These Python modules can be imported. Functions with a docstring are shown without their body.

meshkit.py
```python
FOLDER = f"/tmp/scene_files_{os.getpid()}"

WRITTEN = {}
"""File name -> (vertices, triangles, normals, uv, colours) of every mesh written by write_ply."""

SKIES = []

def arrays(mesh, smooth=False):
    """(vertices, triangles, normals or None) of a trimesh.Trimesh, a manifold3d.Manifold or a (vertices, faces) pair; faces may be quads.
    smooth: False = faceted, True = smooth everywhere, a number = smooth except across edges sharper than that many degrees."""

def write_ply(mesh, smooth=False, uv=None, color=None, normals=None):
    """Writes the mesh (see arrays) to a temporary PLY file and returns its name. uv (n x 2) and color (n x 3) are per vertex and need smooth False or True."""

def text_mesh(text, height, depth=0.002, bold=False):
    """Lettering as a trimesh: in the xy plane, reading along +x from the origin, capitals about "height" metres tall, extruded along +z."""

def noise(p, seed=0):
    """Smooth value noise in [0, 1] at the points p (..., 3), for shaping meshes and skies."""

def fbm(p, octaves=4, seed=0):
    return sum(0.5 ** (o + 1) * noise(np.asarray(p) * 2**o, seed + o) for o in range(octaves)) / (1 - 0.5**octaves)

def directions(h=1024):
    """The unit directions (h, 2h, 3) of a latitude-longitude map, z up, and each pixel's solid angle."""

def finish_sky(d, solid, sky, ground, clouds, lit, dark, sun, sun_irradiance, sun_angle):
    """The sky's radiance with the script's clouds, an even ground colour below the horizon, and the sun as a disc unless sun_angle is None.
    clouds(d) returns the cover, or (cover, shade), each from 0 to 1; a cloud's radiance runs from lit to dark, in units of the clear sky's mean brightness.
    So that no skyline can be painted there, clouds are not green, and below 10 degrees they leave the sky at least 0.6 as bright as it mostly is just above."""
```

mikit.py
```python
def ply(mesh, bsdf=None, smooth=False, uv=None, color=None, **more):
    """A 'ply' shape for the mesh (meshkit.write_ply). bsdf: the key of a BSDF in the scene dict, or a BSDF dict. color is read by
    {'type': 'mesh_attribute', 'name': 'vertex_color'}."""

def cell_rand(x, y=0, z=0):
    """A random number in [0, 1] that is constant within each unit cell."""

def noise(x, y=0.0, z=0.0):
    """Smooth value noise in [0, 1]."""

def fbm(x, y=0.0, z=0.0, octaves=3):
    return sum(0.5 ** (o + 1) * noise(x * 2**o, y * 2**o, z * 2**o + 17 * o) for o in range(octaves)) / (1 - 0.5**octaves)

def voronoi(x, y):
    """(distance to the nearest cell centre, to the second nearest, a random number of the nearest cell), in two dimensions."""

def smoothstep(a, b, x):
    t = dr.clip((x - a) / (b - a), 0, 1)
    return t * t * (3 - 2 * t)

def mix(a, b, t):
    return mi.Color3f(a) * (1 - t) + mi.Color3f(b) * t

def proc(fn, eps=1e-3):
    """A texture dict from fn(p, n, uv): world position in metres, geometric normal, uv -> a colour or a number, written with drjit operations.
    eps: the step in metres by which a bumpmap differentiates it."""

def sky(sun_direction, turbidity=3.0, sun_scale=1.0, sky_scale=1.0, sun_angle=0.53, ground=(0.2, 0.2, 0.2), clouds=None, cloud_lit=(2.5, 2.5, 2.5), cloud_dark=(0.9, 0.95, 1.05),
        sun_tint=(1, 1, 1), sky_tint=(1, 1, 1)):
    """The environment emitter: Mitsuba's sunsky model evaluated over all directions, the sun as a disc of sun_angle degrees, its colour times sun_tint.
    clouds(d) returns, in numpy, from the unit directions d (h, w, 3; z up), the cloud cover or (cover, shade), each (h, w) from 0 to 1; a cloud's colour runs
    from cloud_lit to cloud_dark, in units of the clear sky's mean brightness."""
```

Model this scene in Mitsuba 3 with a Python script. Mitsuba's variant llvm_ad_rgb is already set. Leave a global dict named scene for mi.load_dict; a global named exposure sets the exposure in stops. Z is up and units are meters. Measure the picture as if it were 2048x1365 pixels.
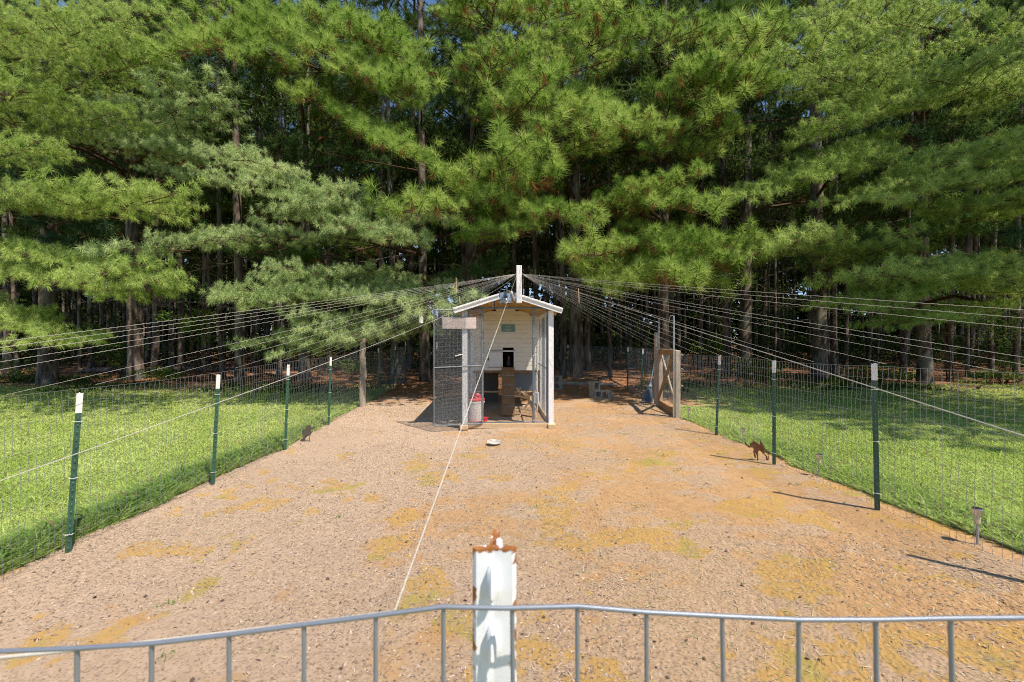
import math, numpy as np, trimesh, drjit as dr
import mitsuba as mi
import mikit, meshkit
from mikit import proc, noise, fbm, voronoi, cell_rand, smoothstep, mix
from shapely.geometry import Polygon
from shapely import affinity

# ------------------------------------------------------------------ camera, light, exposure
scene, labels = {}, {}
EYE = np.array([0.0, 0.0, 1.5])
FPX = 910.0                                   # focal length in pixels of a 2048 wide picture
YAW, PITCH = math.atan(17 / FPX), math.atan(6.5 / FPX)
FWD = np.array([-math.sin(YAW) * math.cos(PITCH), math.cos(YAW) * math.cos(PITCH), -math.sin(PITCH)])
RIGHT = np.cross(FWD, [0, 0, 1.0]); RIGHT /= np.linalg.norm(RIGHT)
UP = np.cross(RIGHT, FWD)
scene['camera'] = {'type': 'thinlens', 'fov': math.degrees(2 * math.atan(1024 / FPX)), 'fov_axis': 'x', 'aperture_radius': 0.00075,
                   'focus_distance': 7.0, 'near_clip': 0.02, 'far_clip': 2000.0,
                   'to_world': mi.ScalarTransform4f().look_at(origin=EYE.tolist(), target=(EYE + FWD).tolist(), up=[0, 0, 1])}
SUN = (0.52, -0.52, 1.22)
scene['sky'] = mikit.sky(SUN, turbidity=3.0, sun_tint=(0.96, 1.0, 1.07))
exposure = 2.05

# ------------------------------------------------------------------ helpers
PI = math.pi


def at(px, py, Y):
    """Point at depth Y that the photograph shows at pixel (px, py) of 2048 x 1365."""
    d = FWD + RIGHT * (px - 1024) / FPX - UP * (py - 682.5) / FPX
    return EYE + d * (Y / d[1])


def proj(p):
    d = np.asarray(p, float) - EYE
    z = d @ FWD
    return np.stack([1024 + FPX * (d @ RIGHT) / z, 682.5 - FPX * (d @ UP) / z], -1)


def ground_z(x, y):
    x, y = np.asarray(x, float), np.asarray(y, float)
    k = np.clip(0.038 - 0.005 * (y - 3.5), 0.006, 0.04)
    p = np.stack([x * 0.35, y * 0.35, 0 * x], -1)
    return k * np.clip(x, -7, 7) + 0.05 * (meshkit.noise(p, 3) - 0.5) * np.clip((np.abs(x) + np.abs(y - 7)) / 6, 0.25, 1)


def hit(px, py):
    d = FWD + RIGHT * (px - 1024) / FPX - UP * (py - 682.5) / FPX
    Y = np.linspace(0.5, 60, 6000)
    P = EYE + d[None] * (Y / d[1])[:, None]
    i = np.argmax(P[:, 2] < ground_z(P[:, 0], P[:, 1]))
    return P[i]


def numbered(key):
    if key not in scene and key not in labels and key not in USED:
        USED.add(key); return key
    n = 1
    while f'{key}_{n:03d}' in USED:
        n += 1
    USED.add(f'{key}_{n:03d}')
    return f'{key}_{n:03d}'


USED = set()


def thing(name, label, cat, group=None):
    key = numbered(name)
    labels[key] = {'label': label, 'category': cat}
    if group: labels[key]['group'] = group
    return key


def put(key, mesh, mat, smooth=False, **kw):
    scene[key] = mikit.ply(mesh, mat, smooth=smooth, **kw)
    return key


def part(parent, name, mesh, mat, smooth=False, label=None, stuff=False, **kw):
    key = numbered(f'{parent}__{name}')
    put(key, mesh, mat, smooth, **kw)
    d = {}
    if label: d['label'] = label
    if stuff: d['kind'] = 'stuff'
    if d: labels[key] = d
    return key


def single(name, label, cat, mesh, mat, smooth=False, group=None, **kw):
    key = thing(name, label, cat, group)
    return put(key, mesh, mat, smooth, **kw)


def structure(name, mesh, mat, smooth=False, **kw):
    labels[name] = {'kind': 'structure', 'label': name.replace('_', ' ')}
    USED.add(name)
    return put(name, mesh, mat, smooth, **kw)


def cat(meshes):
    """Joins (V, F) pairs."""
    vs, fs, n = [], [], 0
    for m in meshes:
        v, f = (m.vertices, m.faces) if isinstance(m, trimesh.Trimesh) else m
        v, f = np.asarray(v, float), np.asarray(f, int)
        if f.shape[1] == 4: f = np.vstack([f[:, [0, 1, 2]], f[:, [0, 2, 3]]])
        vs.append(v); fs.append(f + n); n += len(v)
    return np.vstack(vs), np.vstack(fs)


def tube(pts, rad, sides=6, cap=True):
    pts = np.asarray(pts, float); n = len(pts)
    rad = np.broadcast_to(np.asarray(rad, float), (n,))
    t = np.gradient(pts, axis=0); t /= np.linalg.norm(t, axis=1, keepdims=True) + 1e-12
    ref = np.array([0, 0, 1.0]) if abs(t[:, 2]).mean() < 0.8 else np.array([1.0, 0, 0])
    a = np.cross(t, ref); a /= np.linalg.norm(a, axis=1, keepdims=True) + 1e-12
    b = np.cross(t, a)
    ph = np.arange(sides) * 2 * PI / sides
    V = pts[:, None] + rad[:, None, None] * (np.cos(ph)[None, :, None] * a[:, None] + np.sin(ph)[None, :, None] * b[:, None])
    V = V.reshape(-1, 3)
    i, j = np.meshgrid(np.arange(n - 1), np.arange(sides), indexing='ij')
    p, q = (i * sides + j).ravel(), (i * sides + (j + 1) % sides).ravel()
    F = np.vstack([np.stack([p, q, q + sides], 1), np.stack([p, q + sides, p + sides], 1)])[:, ::-1]
    if cap:
        c0, c1 = len(V), len(V) + 1
        V = np.vstack([V, pts[0], pts[-1]])
        k = np.arange(sides); k2 = (k + 1) % sides
        F = np.vstack([F, np.stack([k, k2, k * 0 + c0], 1), np.stack([k2 + (n - 1) * sides, k + (n - 1) * sides, k * 0 + c1], 1)])
    return V, F


def box(c, s, bev=0.0):
    """Axis-aligned box with chamfered edges."""
    c, s = np.asarray(c, float), np.asarray(s, float)
    if bev <= 0:
        m = trimesh.creation.box(extents=s); m.apply_translation(c)
        return m.vertices, m.faces
    bev = min(bev, s.min() * 0.45)
    h = s / 2; P = []
    for sx in (-1, 1):
        for sy in (-1, 1):
            for sz in (-1, 1):
                q = np.array([sx, sy, sz]) * h
                for k in range(3):
                    r = q - np.array([sx, sy, sz]) * bev; r[k] = q[k]; P.append(r)
    m = trimesh.convex.convex_hull(np.array(P)); m.apply_translation(c)
    return m.vertices, m.faces


def rot(mesh, axis, deg, about=(0, 0, 0)):
    M = trimesh.transformations.rotation_matrix(math.radians(deg), axis, about)
    v, f = mesh
    return np.asarray(v) @ M[:3, :3].T + M[:3, 3], f


def move(mesh, d):
    return np.asarray(mesh[0]) + np.asarray(d, float), mesh[1]


def beam(a, b, w, t, up=(0, 0, 1), bev=0.004):
    """Rectangular bar from a to b, w wide along up-ish side, t thick."""
    a, b = np.asarray(a, float), np.asarray(b, float)
    x = b - a; L = np.linalg.norm(x); x /= L
    z = np.asarray(up, float) - x * (np.asarray(up) @ x); z /= np.linalg.norm(z)
    y = np.cross(z, x)
    v, f = box((L / 2, 0, 0), (L, t, w), bev)
    return a + v[:, :1] * x + v[:, 1:2] * y + v[:, 2:3] * z, f


def lathe(profile, n=28, c=(0, 0, 0)):
    p = np.asarray(profile, float)
    m = trimesh.creation.revolve(p, sections=n)
    return np.asarray(m.vertices) + np.asarray(c, float), m.faces


def extrude(poly, t):
    m = trimesh.creation.extrude_polygon(poly, t, engine='earcut')
    return np.asarray(m.vertices), m.faces


def frame(v, origin, ex, ey, ez):
    return np.asarray(origin) + v[:, :1] * np.asarray(ex) + v[:, 1:2] * np.asarray(ey) + v[:, 2:3] * np.asarray(ez)


# ------------------------------------------------------------------ materials
def rgb(*c): return {'type': 'rgb', 'value': list(c)}


def mat(name, color, rough=0.6, spec=0.3, metallic=0.0, bump=None, bump_scale=1.0, eps=1e-3, two=True):
    b = {'type': 'principled', 'base_color': rgb(*color) if isinstance(color, tuple) else proc(color), 'roughness': rough, 'specular': spec, 'metallic': metallic}
    if bump is not None:
        b = {'type': 'bumpmap', 'arbitrary': proc(bump, eps), 'scale': bump_scale, 'bsdf': b}
    scene[name] = {'type': 'twosided', 'bsdf': b} if two else b
    return name


def ground_color(p, n, uv):
    x, y = p.x, p.y
    f1 = fbm(x * 0.8, y * 0.8, 0.0, 4)
    straw = mix((0.13, 0.065, 0.038), (0.25, 0.135, 0.075), fbm(x * 2.3, y * 6.0, 3.0, 4))
    straw = mix(straw, (0.06, 0.045, 0.03), smoothstep(0.52, 0.68, fbm(x * 1.1, y * 1.7, 9.0, 4)))
    soil = mix((0.20, 0.23, 0.07), (0.32, 0.30, 0.12), f1)
    edge = smoothstep(12.2, 14.6, y + (f1 - 0.5) * 5.0)
    return mix(soil, straw, edge)


def dirt_color(p, n, uv):
    x, y = p.x, p.y
    big = fbm(x * 0.55 + 3.1, y * 0.75, 1.0, 4)
    mid = fbm(x * 2.2, y * 2.6, 5.0, 4)
    fine = fbm(x * 26, y * 26, 2.0, 3)
    speck = noise(x * 110, y * 110, 4.0)
    c = mix((0.32, 0.22, 0.135), (0.41, 0.30, 0.20), fine)
    c = mix(c, mix((0.32, 0.245, 0.185), (0.42, 0.335, 0.265), fine), smoothstep(0.6, -1.6, x + (mid - 0.5) * 3.0) * 0.7)
    orange = smoothstep(0.50, 0.60, 0.42 * mid + 0.33 * big + 0.25 * fbm(x * 7, y * 8, 3.0, 3) + 0.03 * x)
    c = mix(c, mix((0.34, 0.195, 0.085), (0.42, 0.26, 0.125), fine), orange * 0.7)
    d, d2, w = voronoi(x * 45 + mid * 3, y * 70)
    c = mix(c, mix((0.20, 0.14, 0.10), (0.45, 0.34, 0.26), w), smoothstep(0.42, 0.25, d) * (1 - orange) * 0.75)
    moss = smoothstep(0.585, 0.64, 0.055 * smoothstep(2.7, 1.5, y) + 0.75 * fbm(x * 2.3 + 8.3, y * 2.1 + 2.0, 7.0, 4) + 0.25 * fbm(x * 9, y * 9, 8.0, 3) + 0.022 * (x + 0.5)) * smoothstep(7.6, 5.5, y)
    mossc = mix((0.38, 0.24, 0.075), (0.29, 0.24, 0.06), smoothstep(0.55, 0.75, fbm(x * 4.0, y * 4.0, 11.0, 3)))
    c = mix(c, mossc, moss * smoothstep(0.25, 0.55, fine + 0.08) * 0.82)
    straw = mix((0.24, 0.11, 0.055), (0.38, 0.21, 0.12), fine)
    c = mix(c, straw, smoothstep(9.8, 11.6, y + (mid - 0.5) * 3))
    c = mix(c, (0.13, 0.09, 0.06), smoothstep(0.80, 0.88, speck) * 0.5)
    return c


def dirt_bump(p, n, uv):
    return 0.004 * fbm(p.x * 30, p.y * 30, 1.0, 4) + 0.006 * noise(p.x * 75, p.y * 75, 2.0)


mat('m_ground', ground_color, 0.95, 0.1)
mat('m_dirt', dirt_color, 0.95, 0.1, bump=dirt_bump, eps=0.003)
VC = {'type': 'mesh_attribute', 'name': 'vertex_color'}
scene['m_litter'] = {'type': 'twosided', 'bsdf': {'type': 'principled', 'base_color': VC, 'roughness': 0.85, 'specular': 0.15}}
scene['m_grass'] = {'type': 'principledthin', 'base_color': VC, 'roughness': 0.55, 'diff_trans': 0.9, 'spec_trans': 0.0, 'eta': 1.35}


def needle(name, lo, hi, dt=0.7, cool=None):
    def col(p, n, uv):
        a = fbm(p.x * 1.1, p.y * 1.1, p.z * 1.1, 3)
        b = noise(p.x * 9, p.y * 9, p.z * 9)
        c = mix(lo, hi, smoothstep(0.25, 0.75, 0.62 * a + 0.38 * b))
        return c if cool is None else mix(c, cool, smoothstep(0.42, 0.66, fbm(p.x * 0.30 + 5.0, p.y * 0.30, p.z * 0.30, 2)) * 0.85)
    scene[name] = {'type': 'principledthin', 'base_color': proc(col), 'roughness': 0.5, 'diff_trans': dt, 'spec_trans': 0.0, 'eta': 1.4}
    return name


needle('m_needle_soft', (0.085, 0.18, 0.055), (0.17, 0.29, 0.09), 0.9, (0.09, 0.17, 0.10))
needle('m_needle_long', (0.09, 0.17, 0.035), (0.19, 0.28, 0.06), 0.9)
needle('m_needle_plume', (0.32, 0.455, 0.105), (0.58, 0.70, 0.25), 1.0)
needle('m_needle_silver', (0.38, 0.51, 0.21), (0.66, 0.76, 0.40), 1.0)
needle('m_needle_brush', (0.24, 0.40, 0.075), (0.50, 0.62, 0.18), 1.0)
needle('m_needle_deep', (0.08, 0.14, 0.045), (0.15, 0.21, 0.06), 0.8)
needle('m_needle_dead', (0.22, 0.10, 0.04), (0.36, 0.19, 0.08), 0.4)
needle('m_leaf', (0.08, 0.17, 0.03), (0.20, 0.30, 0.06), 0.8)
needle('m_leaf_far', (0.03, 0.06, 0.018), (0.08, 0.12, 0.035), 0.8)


def bark_color(p, n, uv):
    a = fbm(p.x * 9, p.y * 9, p.z * 2.2, 4)
    c = mix((0.07, 0.055, 0.046), (0.235, 0.19, 0.16), smoothstep(0.3, 0.7, a))
    lich = smoothstep(0.56, 0.66, fbm(p.x * 2.3 + 4, p.y * 2.3, p.z * 1.4, 4))
    return mix(c, (0.21, 0.22, 0.185), lich * 0.6)


def bark_bump(p, n, uv):
    return 0.014 * fbm(p.x * 14, p.y * 14, p.z * 3.2, 3)


mat('m_bark', bark_color, 0.95, 0.1, bump=bark_bump, eps=0.006)
mat('m_twig', (0.10, 0.065, 0.042), 0.9, 0.1)
mat('m_deadwood', (0.22, 0.18, 0.15), 0.9, 0.1)


def wood_grey(p, n, uv):
    g = fbm(p.x * 22, p.y * 22, p.z * 3.0, 4)
    return mix((0.24, 0.19, 0.15), (0.50, 0.43, 0.37), g)


def wood_brown(p, n, uv):
    g = fbm(p.x * 24, p.y * 24, p.z * 4.0, 4)
    return mix((0.20, 0.11, 0.055), (0.38, 0.24, 0.13), g)


def white_paint(p, n, uv):
    d = fbm(p.x * 5, p.y * 5, p.z * 2.2, 4)
    s = smoothstep(0.60, 0.74, fbm(p.x * 30, p.y * 30, p.z * 7, 3))
    c = mix((0.74, 0.745, 0.76), (0.82, 0.82, 0.83), d)
    return mix(c, (0.50, 0.44, 0.38), s * 0.45)


def wood_bump(p, n, uv):
    return 0.004 * fbm(p.x * 60, p.y * 60, p.z * 8, 3)


mat('m_wood_grey', wood_grey, 0.9, 0.15, bump=wood_bump)
mat('m_wood_brown', wood_brown, 0.85, 0.2, bump=wood_bump)
mat('m_white', white_paint, 0.55, 0.35)
mat('m_siding', lambda p, n, uv: mix((0.80, 0.775, 0.70), (0.85, 0.83, 0.765), fbm(p.x * 4, p.y * 4, p.z * 9, 4)), 0.6, 0.3)
mat('m_white_plain', (0.78, 0.78, 0.78), 0.5, 0.4)
mat('m_ply', lambda p, n, uv: mix((0.46, 0.31, 0.14), (0.60, 0.44, 0.23), fbm(p.x * 5, p.y * 2, p.z * 9, 3)), 0.7, 0.2)
mat('m_sill', lambda p, n, uv: mix((0.46, 0.31, 0.17), (0.62, 0.47, 0.30), fbm(p.x * 3, p.y * 20, p.z * 20, 3)), 0.8, 0.2)
mat('m_greenpost', lambda p, n, uv: mix((0.022, 0.075, 0.05), (0.05, 0.13, 0.09), fbm(p.x * 18, p.y * 18, p.z * 6, 3)), 0.45, 0.5)
mat('m_tip', lambda p, n, uv: mix((0.80, 0.80, 0.80), (0.62, 0.58, 0.52), smoothstep(0.6, 0.75, fbm(p.x * 40, p.y * 40, p.z * 25, 3))), 0.5, 0.4)
mat('m_galv', (0.36, 0.38, 0.41), 0.5, 0.5, 0.5)
mat('m_doorframe', (0.20, 0.22, 0.245), 0.5, 0.5, 0.45)
mat('m_lamp', (0.34, 0.35, 0.37), 0.3, 0.5, 0.85)
mat('m_wire', (0.27, 0.285, 0.31), 0.5, 0.5, 0.5)
mat('m_wire_near', (0.27, 0.31, 0.38), 0.5, 0.5, 0.5)
mat('m_pipe', (0.16, 0.20, 0.235), 0.45, 0.5, 0.4)
mat('m_mesh', (0.26, 0.28, 0.30), 0.5, 0.5, 0.4)
mat('m_string', (0.52, 0.51, 0.48), 0.8, 0.2)
mat('m_red', lambda p, n, uv: mix((0.50, 0.025, 0.05), (0.62, 0.08, 0.10), fbm(p.x * 14, p.y * 14, p.z * 14, 3)), 0.4, 0.5)
mat('m_bucket', lambda p, n, uv: mix((0.66, 0.63, 0.58), (0.78, 0.76, 0.73), fbm(p.x * 9, p.y * 9, p.z * 5, 3)), 0.4, 0.5)
mat('m_teal', lambda p, n, uv: mix((0.13, 0.27, 0.33), (0.20, 0.36, 0.42), fbm(p.x * 12, p.y * 12, p.z * 12, 3)), 0.6, 0.3)
mat('m_cream', (0.62, 0.66, 0.60), 0.6, 0.3)
mat('m_pink', lambda p, n, uv: mix((0.50, 0.42, 0.39), (0.66, 0.57, 0.54), fbm(p.x * 7, p.y * 20, p.z * 50, 3)), 0.8, 0.2)
mat('m_enamel', lambda p, n, uv: mix((0.50, 0.50, 0.47), (0.34, 0.31, 0.26), smoothstep(0.48, 0.66, fbm(p.x * 40, p.y * 40, p.z * 40, 3))), 0.4, 0.4)
mat('m_black', (0.02, 0.02, 0.022), 0.5, 0.4)
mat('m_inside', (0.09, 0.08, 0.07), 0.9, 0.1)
mat('m_steel', (0.62, 0.62, 0.63), 0.25, 0.5, 0.9)
mat('m_bluegrey', (0.22, 0.32, 0.44), 0.4, 0.4)
mat('m_concrete', lambda p, n, uv: mix((0.25, 0.25, 0.22), (0.42, 0.41, 0.37), fbm(p.x * 40, p.y * 40, p.z * 40, 3)), 0.95, 0.1)
mat('m_rust', lambda p, n, uv: mix((0.060, 0.026, 0.013), (0.15, 0.065, 0.03), fbm(p.x * 30, p.y * 30, p.z * 30, 3)), 0.85, 0.2)
mat('m_darkmetal', lambda p, n, uv: mix((0.075, 0.06, 0.052), (0.14, 0.115, 0.10), fbm(p.x * 30, p.y * 30, p.z * 30, 3)), 0.8, 0.2)
mat('m_broom', lambda p, n, uv: mix((0.10, 0.17, 0.26), (0.26, 0.34, 0.42), noise(p.x * 120, p.y * 120, p.z * 9)), 0.7, 0.2)
mat('m_feather', lambda p, n, uv: mix((0.012, 0.014, 0.02), (0.045, 0.05, 0.07), fbm(p.x * 60, p.y * 60, p.z * 40, 3)), 0.5, 0.4)
mat('m_lens', (0.62, 0.55, 0.40), 0.3, 0.5)
mat('m_bleached', (0.52, 0.38, 0.22), 0.8, 0.2)


TP = at(989, 1096, 0.348); TW = 88 * 0.348 / 910


def rust_paint(p, n, uv):
    e = fbm(p.x * 90, p.y * 90, p.z * 70, 4)
    top = smoothstep(-0.0032, -0.0012, p.z - float(TP[2]) + (fbm(p.x * 260, p.y * 90, p.z * 160, 3) - 0.56) * 0.012) * dr.select((p.z > float(TP[2]) + 0.0002) & (p.x > float(TP[0]) + 0.0012), 0.0, 1.0)
    side = smoothstep(float(TW) / 2 - 0.003, float(TW) / 2 - 0.0012, dr.abs(p.x - float(TP[0])) + (fbm(p.x * 60, 3.0, p.z * 95, 3) - 0.60) * 0.008)
    spot = smoothstep(0.74, 0.80, fbm(p.x * 130, p.y * 130, p.z * 60, 3))
    r = dr.maximum(dr.maximum(top, side * smoothstep(0.46, 0.56, fbm(7.0, 2.0, p.z * 60, 3))), spot * 0.4)
    rust = mix((0.20, 0.07, 0.025), (0.42, 0.18, 0.06), e)
    return mix((0.77, 0.81, 0.86), rust, r)


mat('m_rustpaint', rust_paint, 0.45, 0.4)

# ------------------------------------------------------------------ ground
R = np.random.default_rng(11)


def stretched(a, b, lo, hi, fine, coarse):
    """Coordinates from a to b, spaced fine inside lo..hi and growing outside."""
    c = list(np.arange(lo, hi + 1e-9, fine))
    s = fine
    while c[-1] < b: s = min(s * 1.25, coarse); c.append(c[-1] + s)
    s = fine
    while c[0] > a: s = min(s * 1.25, coarse); c.insert(0, c[0] - s)
    return np.array(c)


def grid(xs, ys, zf):
    X, Y = np.meshgrid(xs, ys, indexing='ij')
    V = np.stack([X, Y, zf(X, Y)], -1).reshape(-1, 3)
    i, j = np.meshgrid(np.arange(len(xs) - 1), np.arange(len(ys) - 1), indexing='ij')
    a = (i * len(ys) + j).ravel(); b = a + len(ys)
    return V, np.vstack([np.stack([a, b, b + 1], 1), np.stack([a, b + 1, a + 1], 1)])


structure('ground', grid(stretched(-400, 400, -20, 20, 0.4, 40), stretched(-60, 600, -1, 24, 0.4, 40),
                         lambda X, Y: ground_z(X, Y) + 0.03 * (meshkit.fbm(np.stack([X, Y, 0 * X], -1) * 0.9, 3, 5) - 0.5) - 0.012), 'm_ground', True)

# fence posts as read off the photograph: (top, foot)
LEFT = [((160, 787), (134, 1113)), ((437, 750), (425, 975)), ((577, 730), (570, 903)), ((662, 715), (657, 852))]
RIGHTP = [((1748, 728), (1755, 1027)), ((1548, 722), (1548, 935)), ((1439, 712), (1432, 875))]
lp = [hit(*b) for _, b in LEFT]; rp = [hit(*b) for _, b in RIGHTP]
wood_base = hit(724, 815)
gate_a, gate_b = hit(1353, 838), hit(1315, 812)
FL = np.array([[-3.38, 0.30], [-3.40, 1.6]] + [p[:2] for p in lp] + [wood_base[:2], [-3.72, 13.2], [-3.95, 15.6]])
FR = np.array([[2.92, 0.30], [2.96, 2.36]] + [p[:2] for p in rp] + [gate_a[:2], gate_b[:2], [2.93, 11.0], [2.98, 12.7]])


def xl(y): return np.interp(y, FL[:, 1], FL[:, 0])
def xr(y): return np.interp(y, FR[:, 1], FR[:, 0])


def dirt_z(X, Y):
    n = meshkit.noise(np.stack([X, Y, 0 * X], -1) * 2.0, 8) * 0.18
    l, r = xl(Y) - 0.05 - 0.22 * np.clip((7 - Y) / 5, 0, 1) - n, xr(Y) + 0.08 + 0.20 * np.clip((8 - Y) / 4, 0, 1) + n * 0.5
    far = np.clip((Y - 9) / 2, 0, 1)
    l, r = l - 0.1 * far, r + 0.5 * far
    e = np.minimum(X - l, r - X)
    e = np.clip(e / 0.18, -0.4, 1)
    p = np.stack([X, Y, 0 * X], -1)
    return ground_z(X, Y) + 0.022 * e + 0.03 * (meshkit.fbm(p * 1.6, 4, 21) - 0.5) * np.clip(e, 0, 1) + 0.012 * (meshkit.fbm(p * 9, 2, 22) - 0.5) * np.clip(e, 0, 1)


DIRT = grid(np.arange(-4.6, 4.0, 0.045), np.arange(-0.6, 16.6, 0.045), dirt_z)
structure('dirt_yard', DIRT, 'm_dirt', True)
labels['dirt_yard']['label'] = 'bare tan and orange dirt yard inside the wire fence'


def top_z(x, y):
    return max(float(dirt_z(np.array([x]), np.array([y]))[0]), float(ground_z(x, y)))


# ------------------------------------------------------------------ trees
def needle_tris(base, d, length, width, rng, droop=0.16):
    n = len(base)
    s = np.cross(d, rng.normal(size=(n, 3))); s /= np.linalg.norm(s, axis=1, keepdims=True) + 1e-9
    tip = base + d * length[:, None]
    tip[:, 2] -= droop * length * (1 - d[:, 2] ** 2)
    w = width * 0.5
    V = np.stack([base - s * w, base + s * w, tip], 1).reshape(-1, 3)
    return V, np.arange(3 * n).reshape(-1, 3)


def cone_dirs(axis, n, lo, hi, rng):
    axis = axis / np.linalg.norm(axis)
    a = np.cross(axis, [0.3, 0.2, 0.9]); a /= np.linalg.norm(a); b = np.cross(axis, a)
    th = np.radians(rng.uniform(lo, hi, n)); ph = rng.uniform(0, 2 * PI, n)
    return np.cos(th)[:, None] * axis + np.sin(th)[:, None] * (np.cos(ph)[:, None] * a + np.sin(ph)[:, None] * b)


def tuft(p0, axis, shoot, n, length, width, lo, hi, rng, droop=0.16):
    axis = axis / np.linalg.norm(axis)
    t = rng.uniform(0, 1, n) ** 0.8
    d = cone_dirs(axis, n, lo, hi, rng)
    return needle_tris(p0 + axis * (t * shoot)[:, None], d, length * rng.uniform(0.75, 1.1, n), width, rng, droop)


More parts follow.
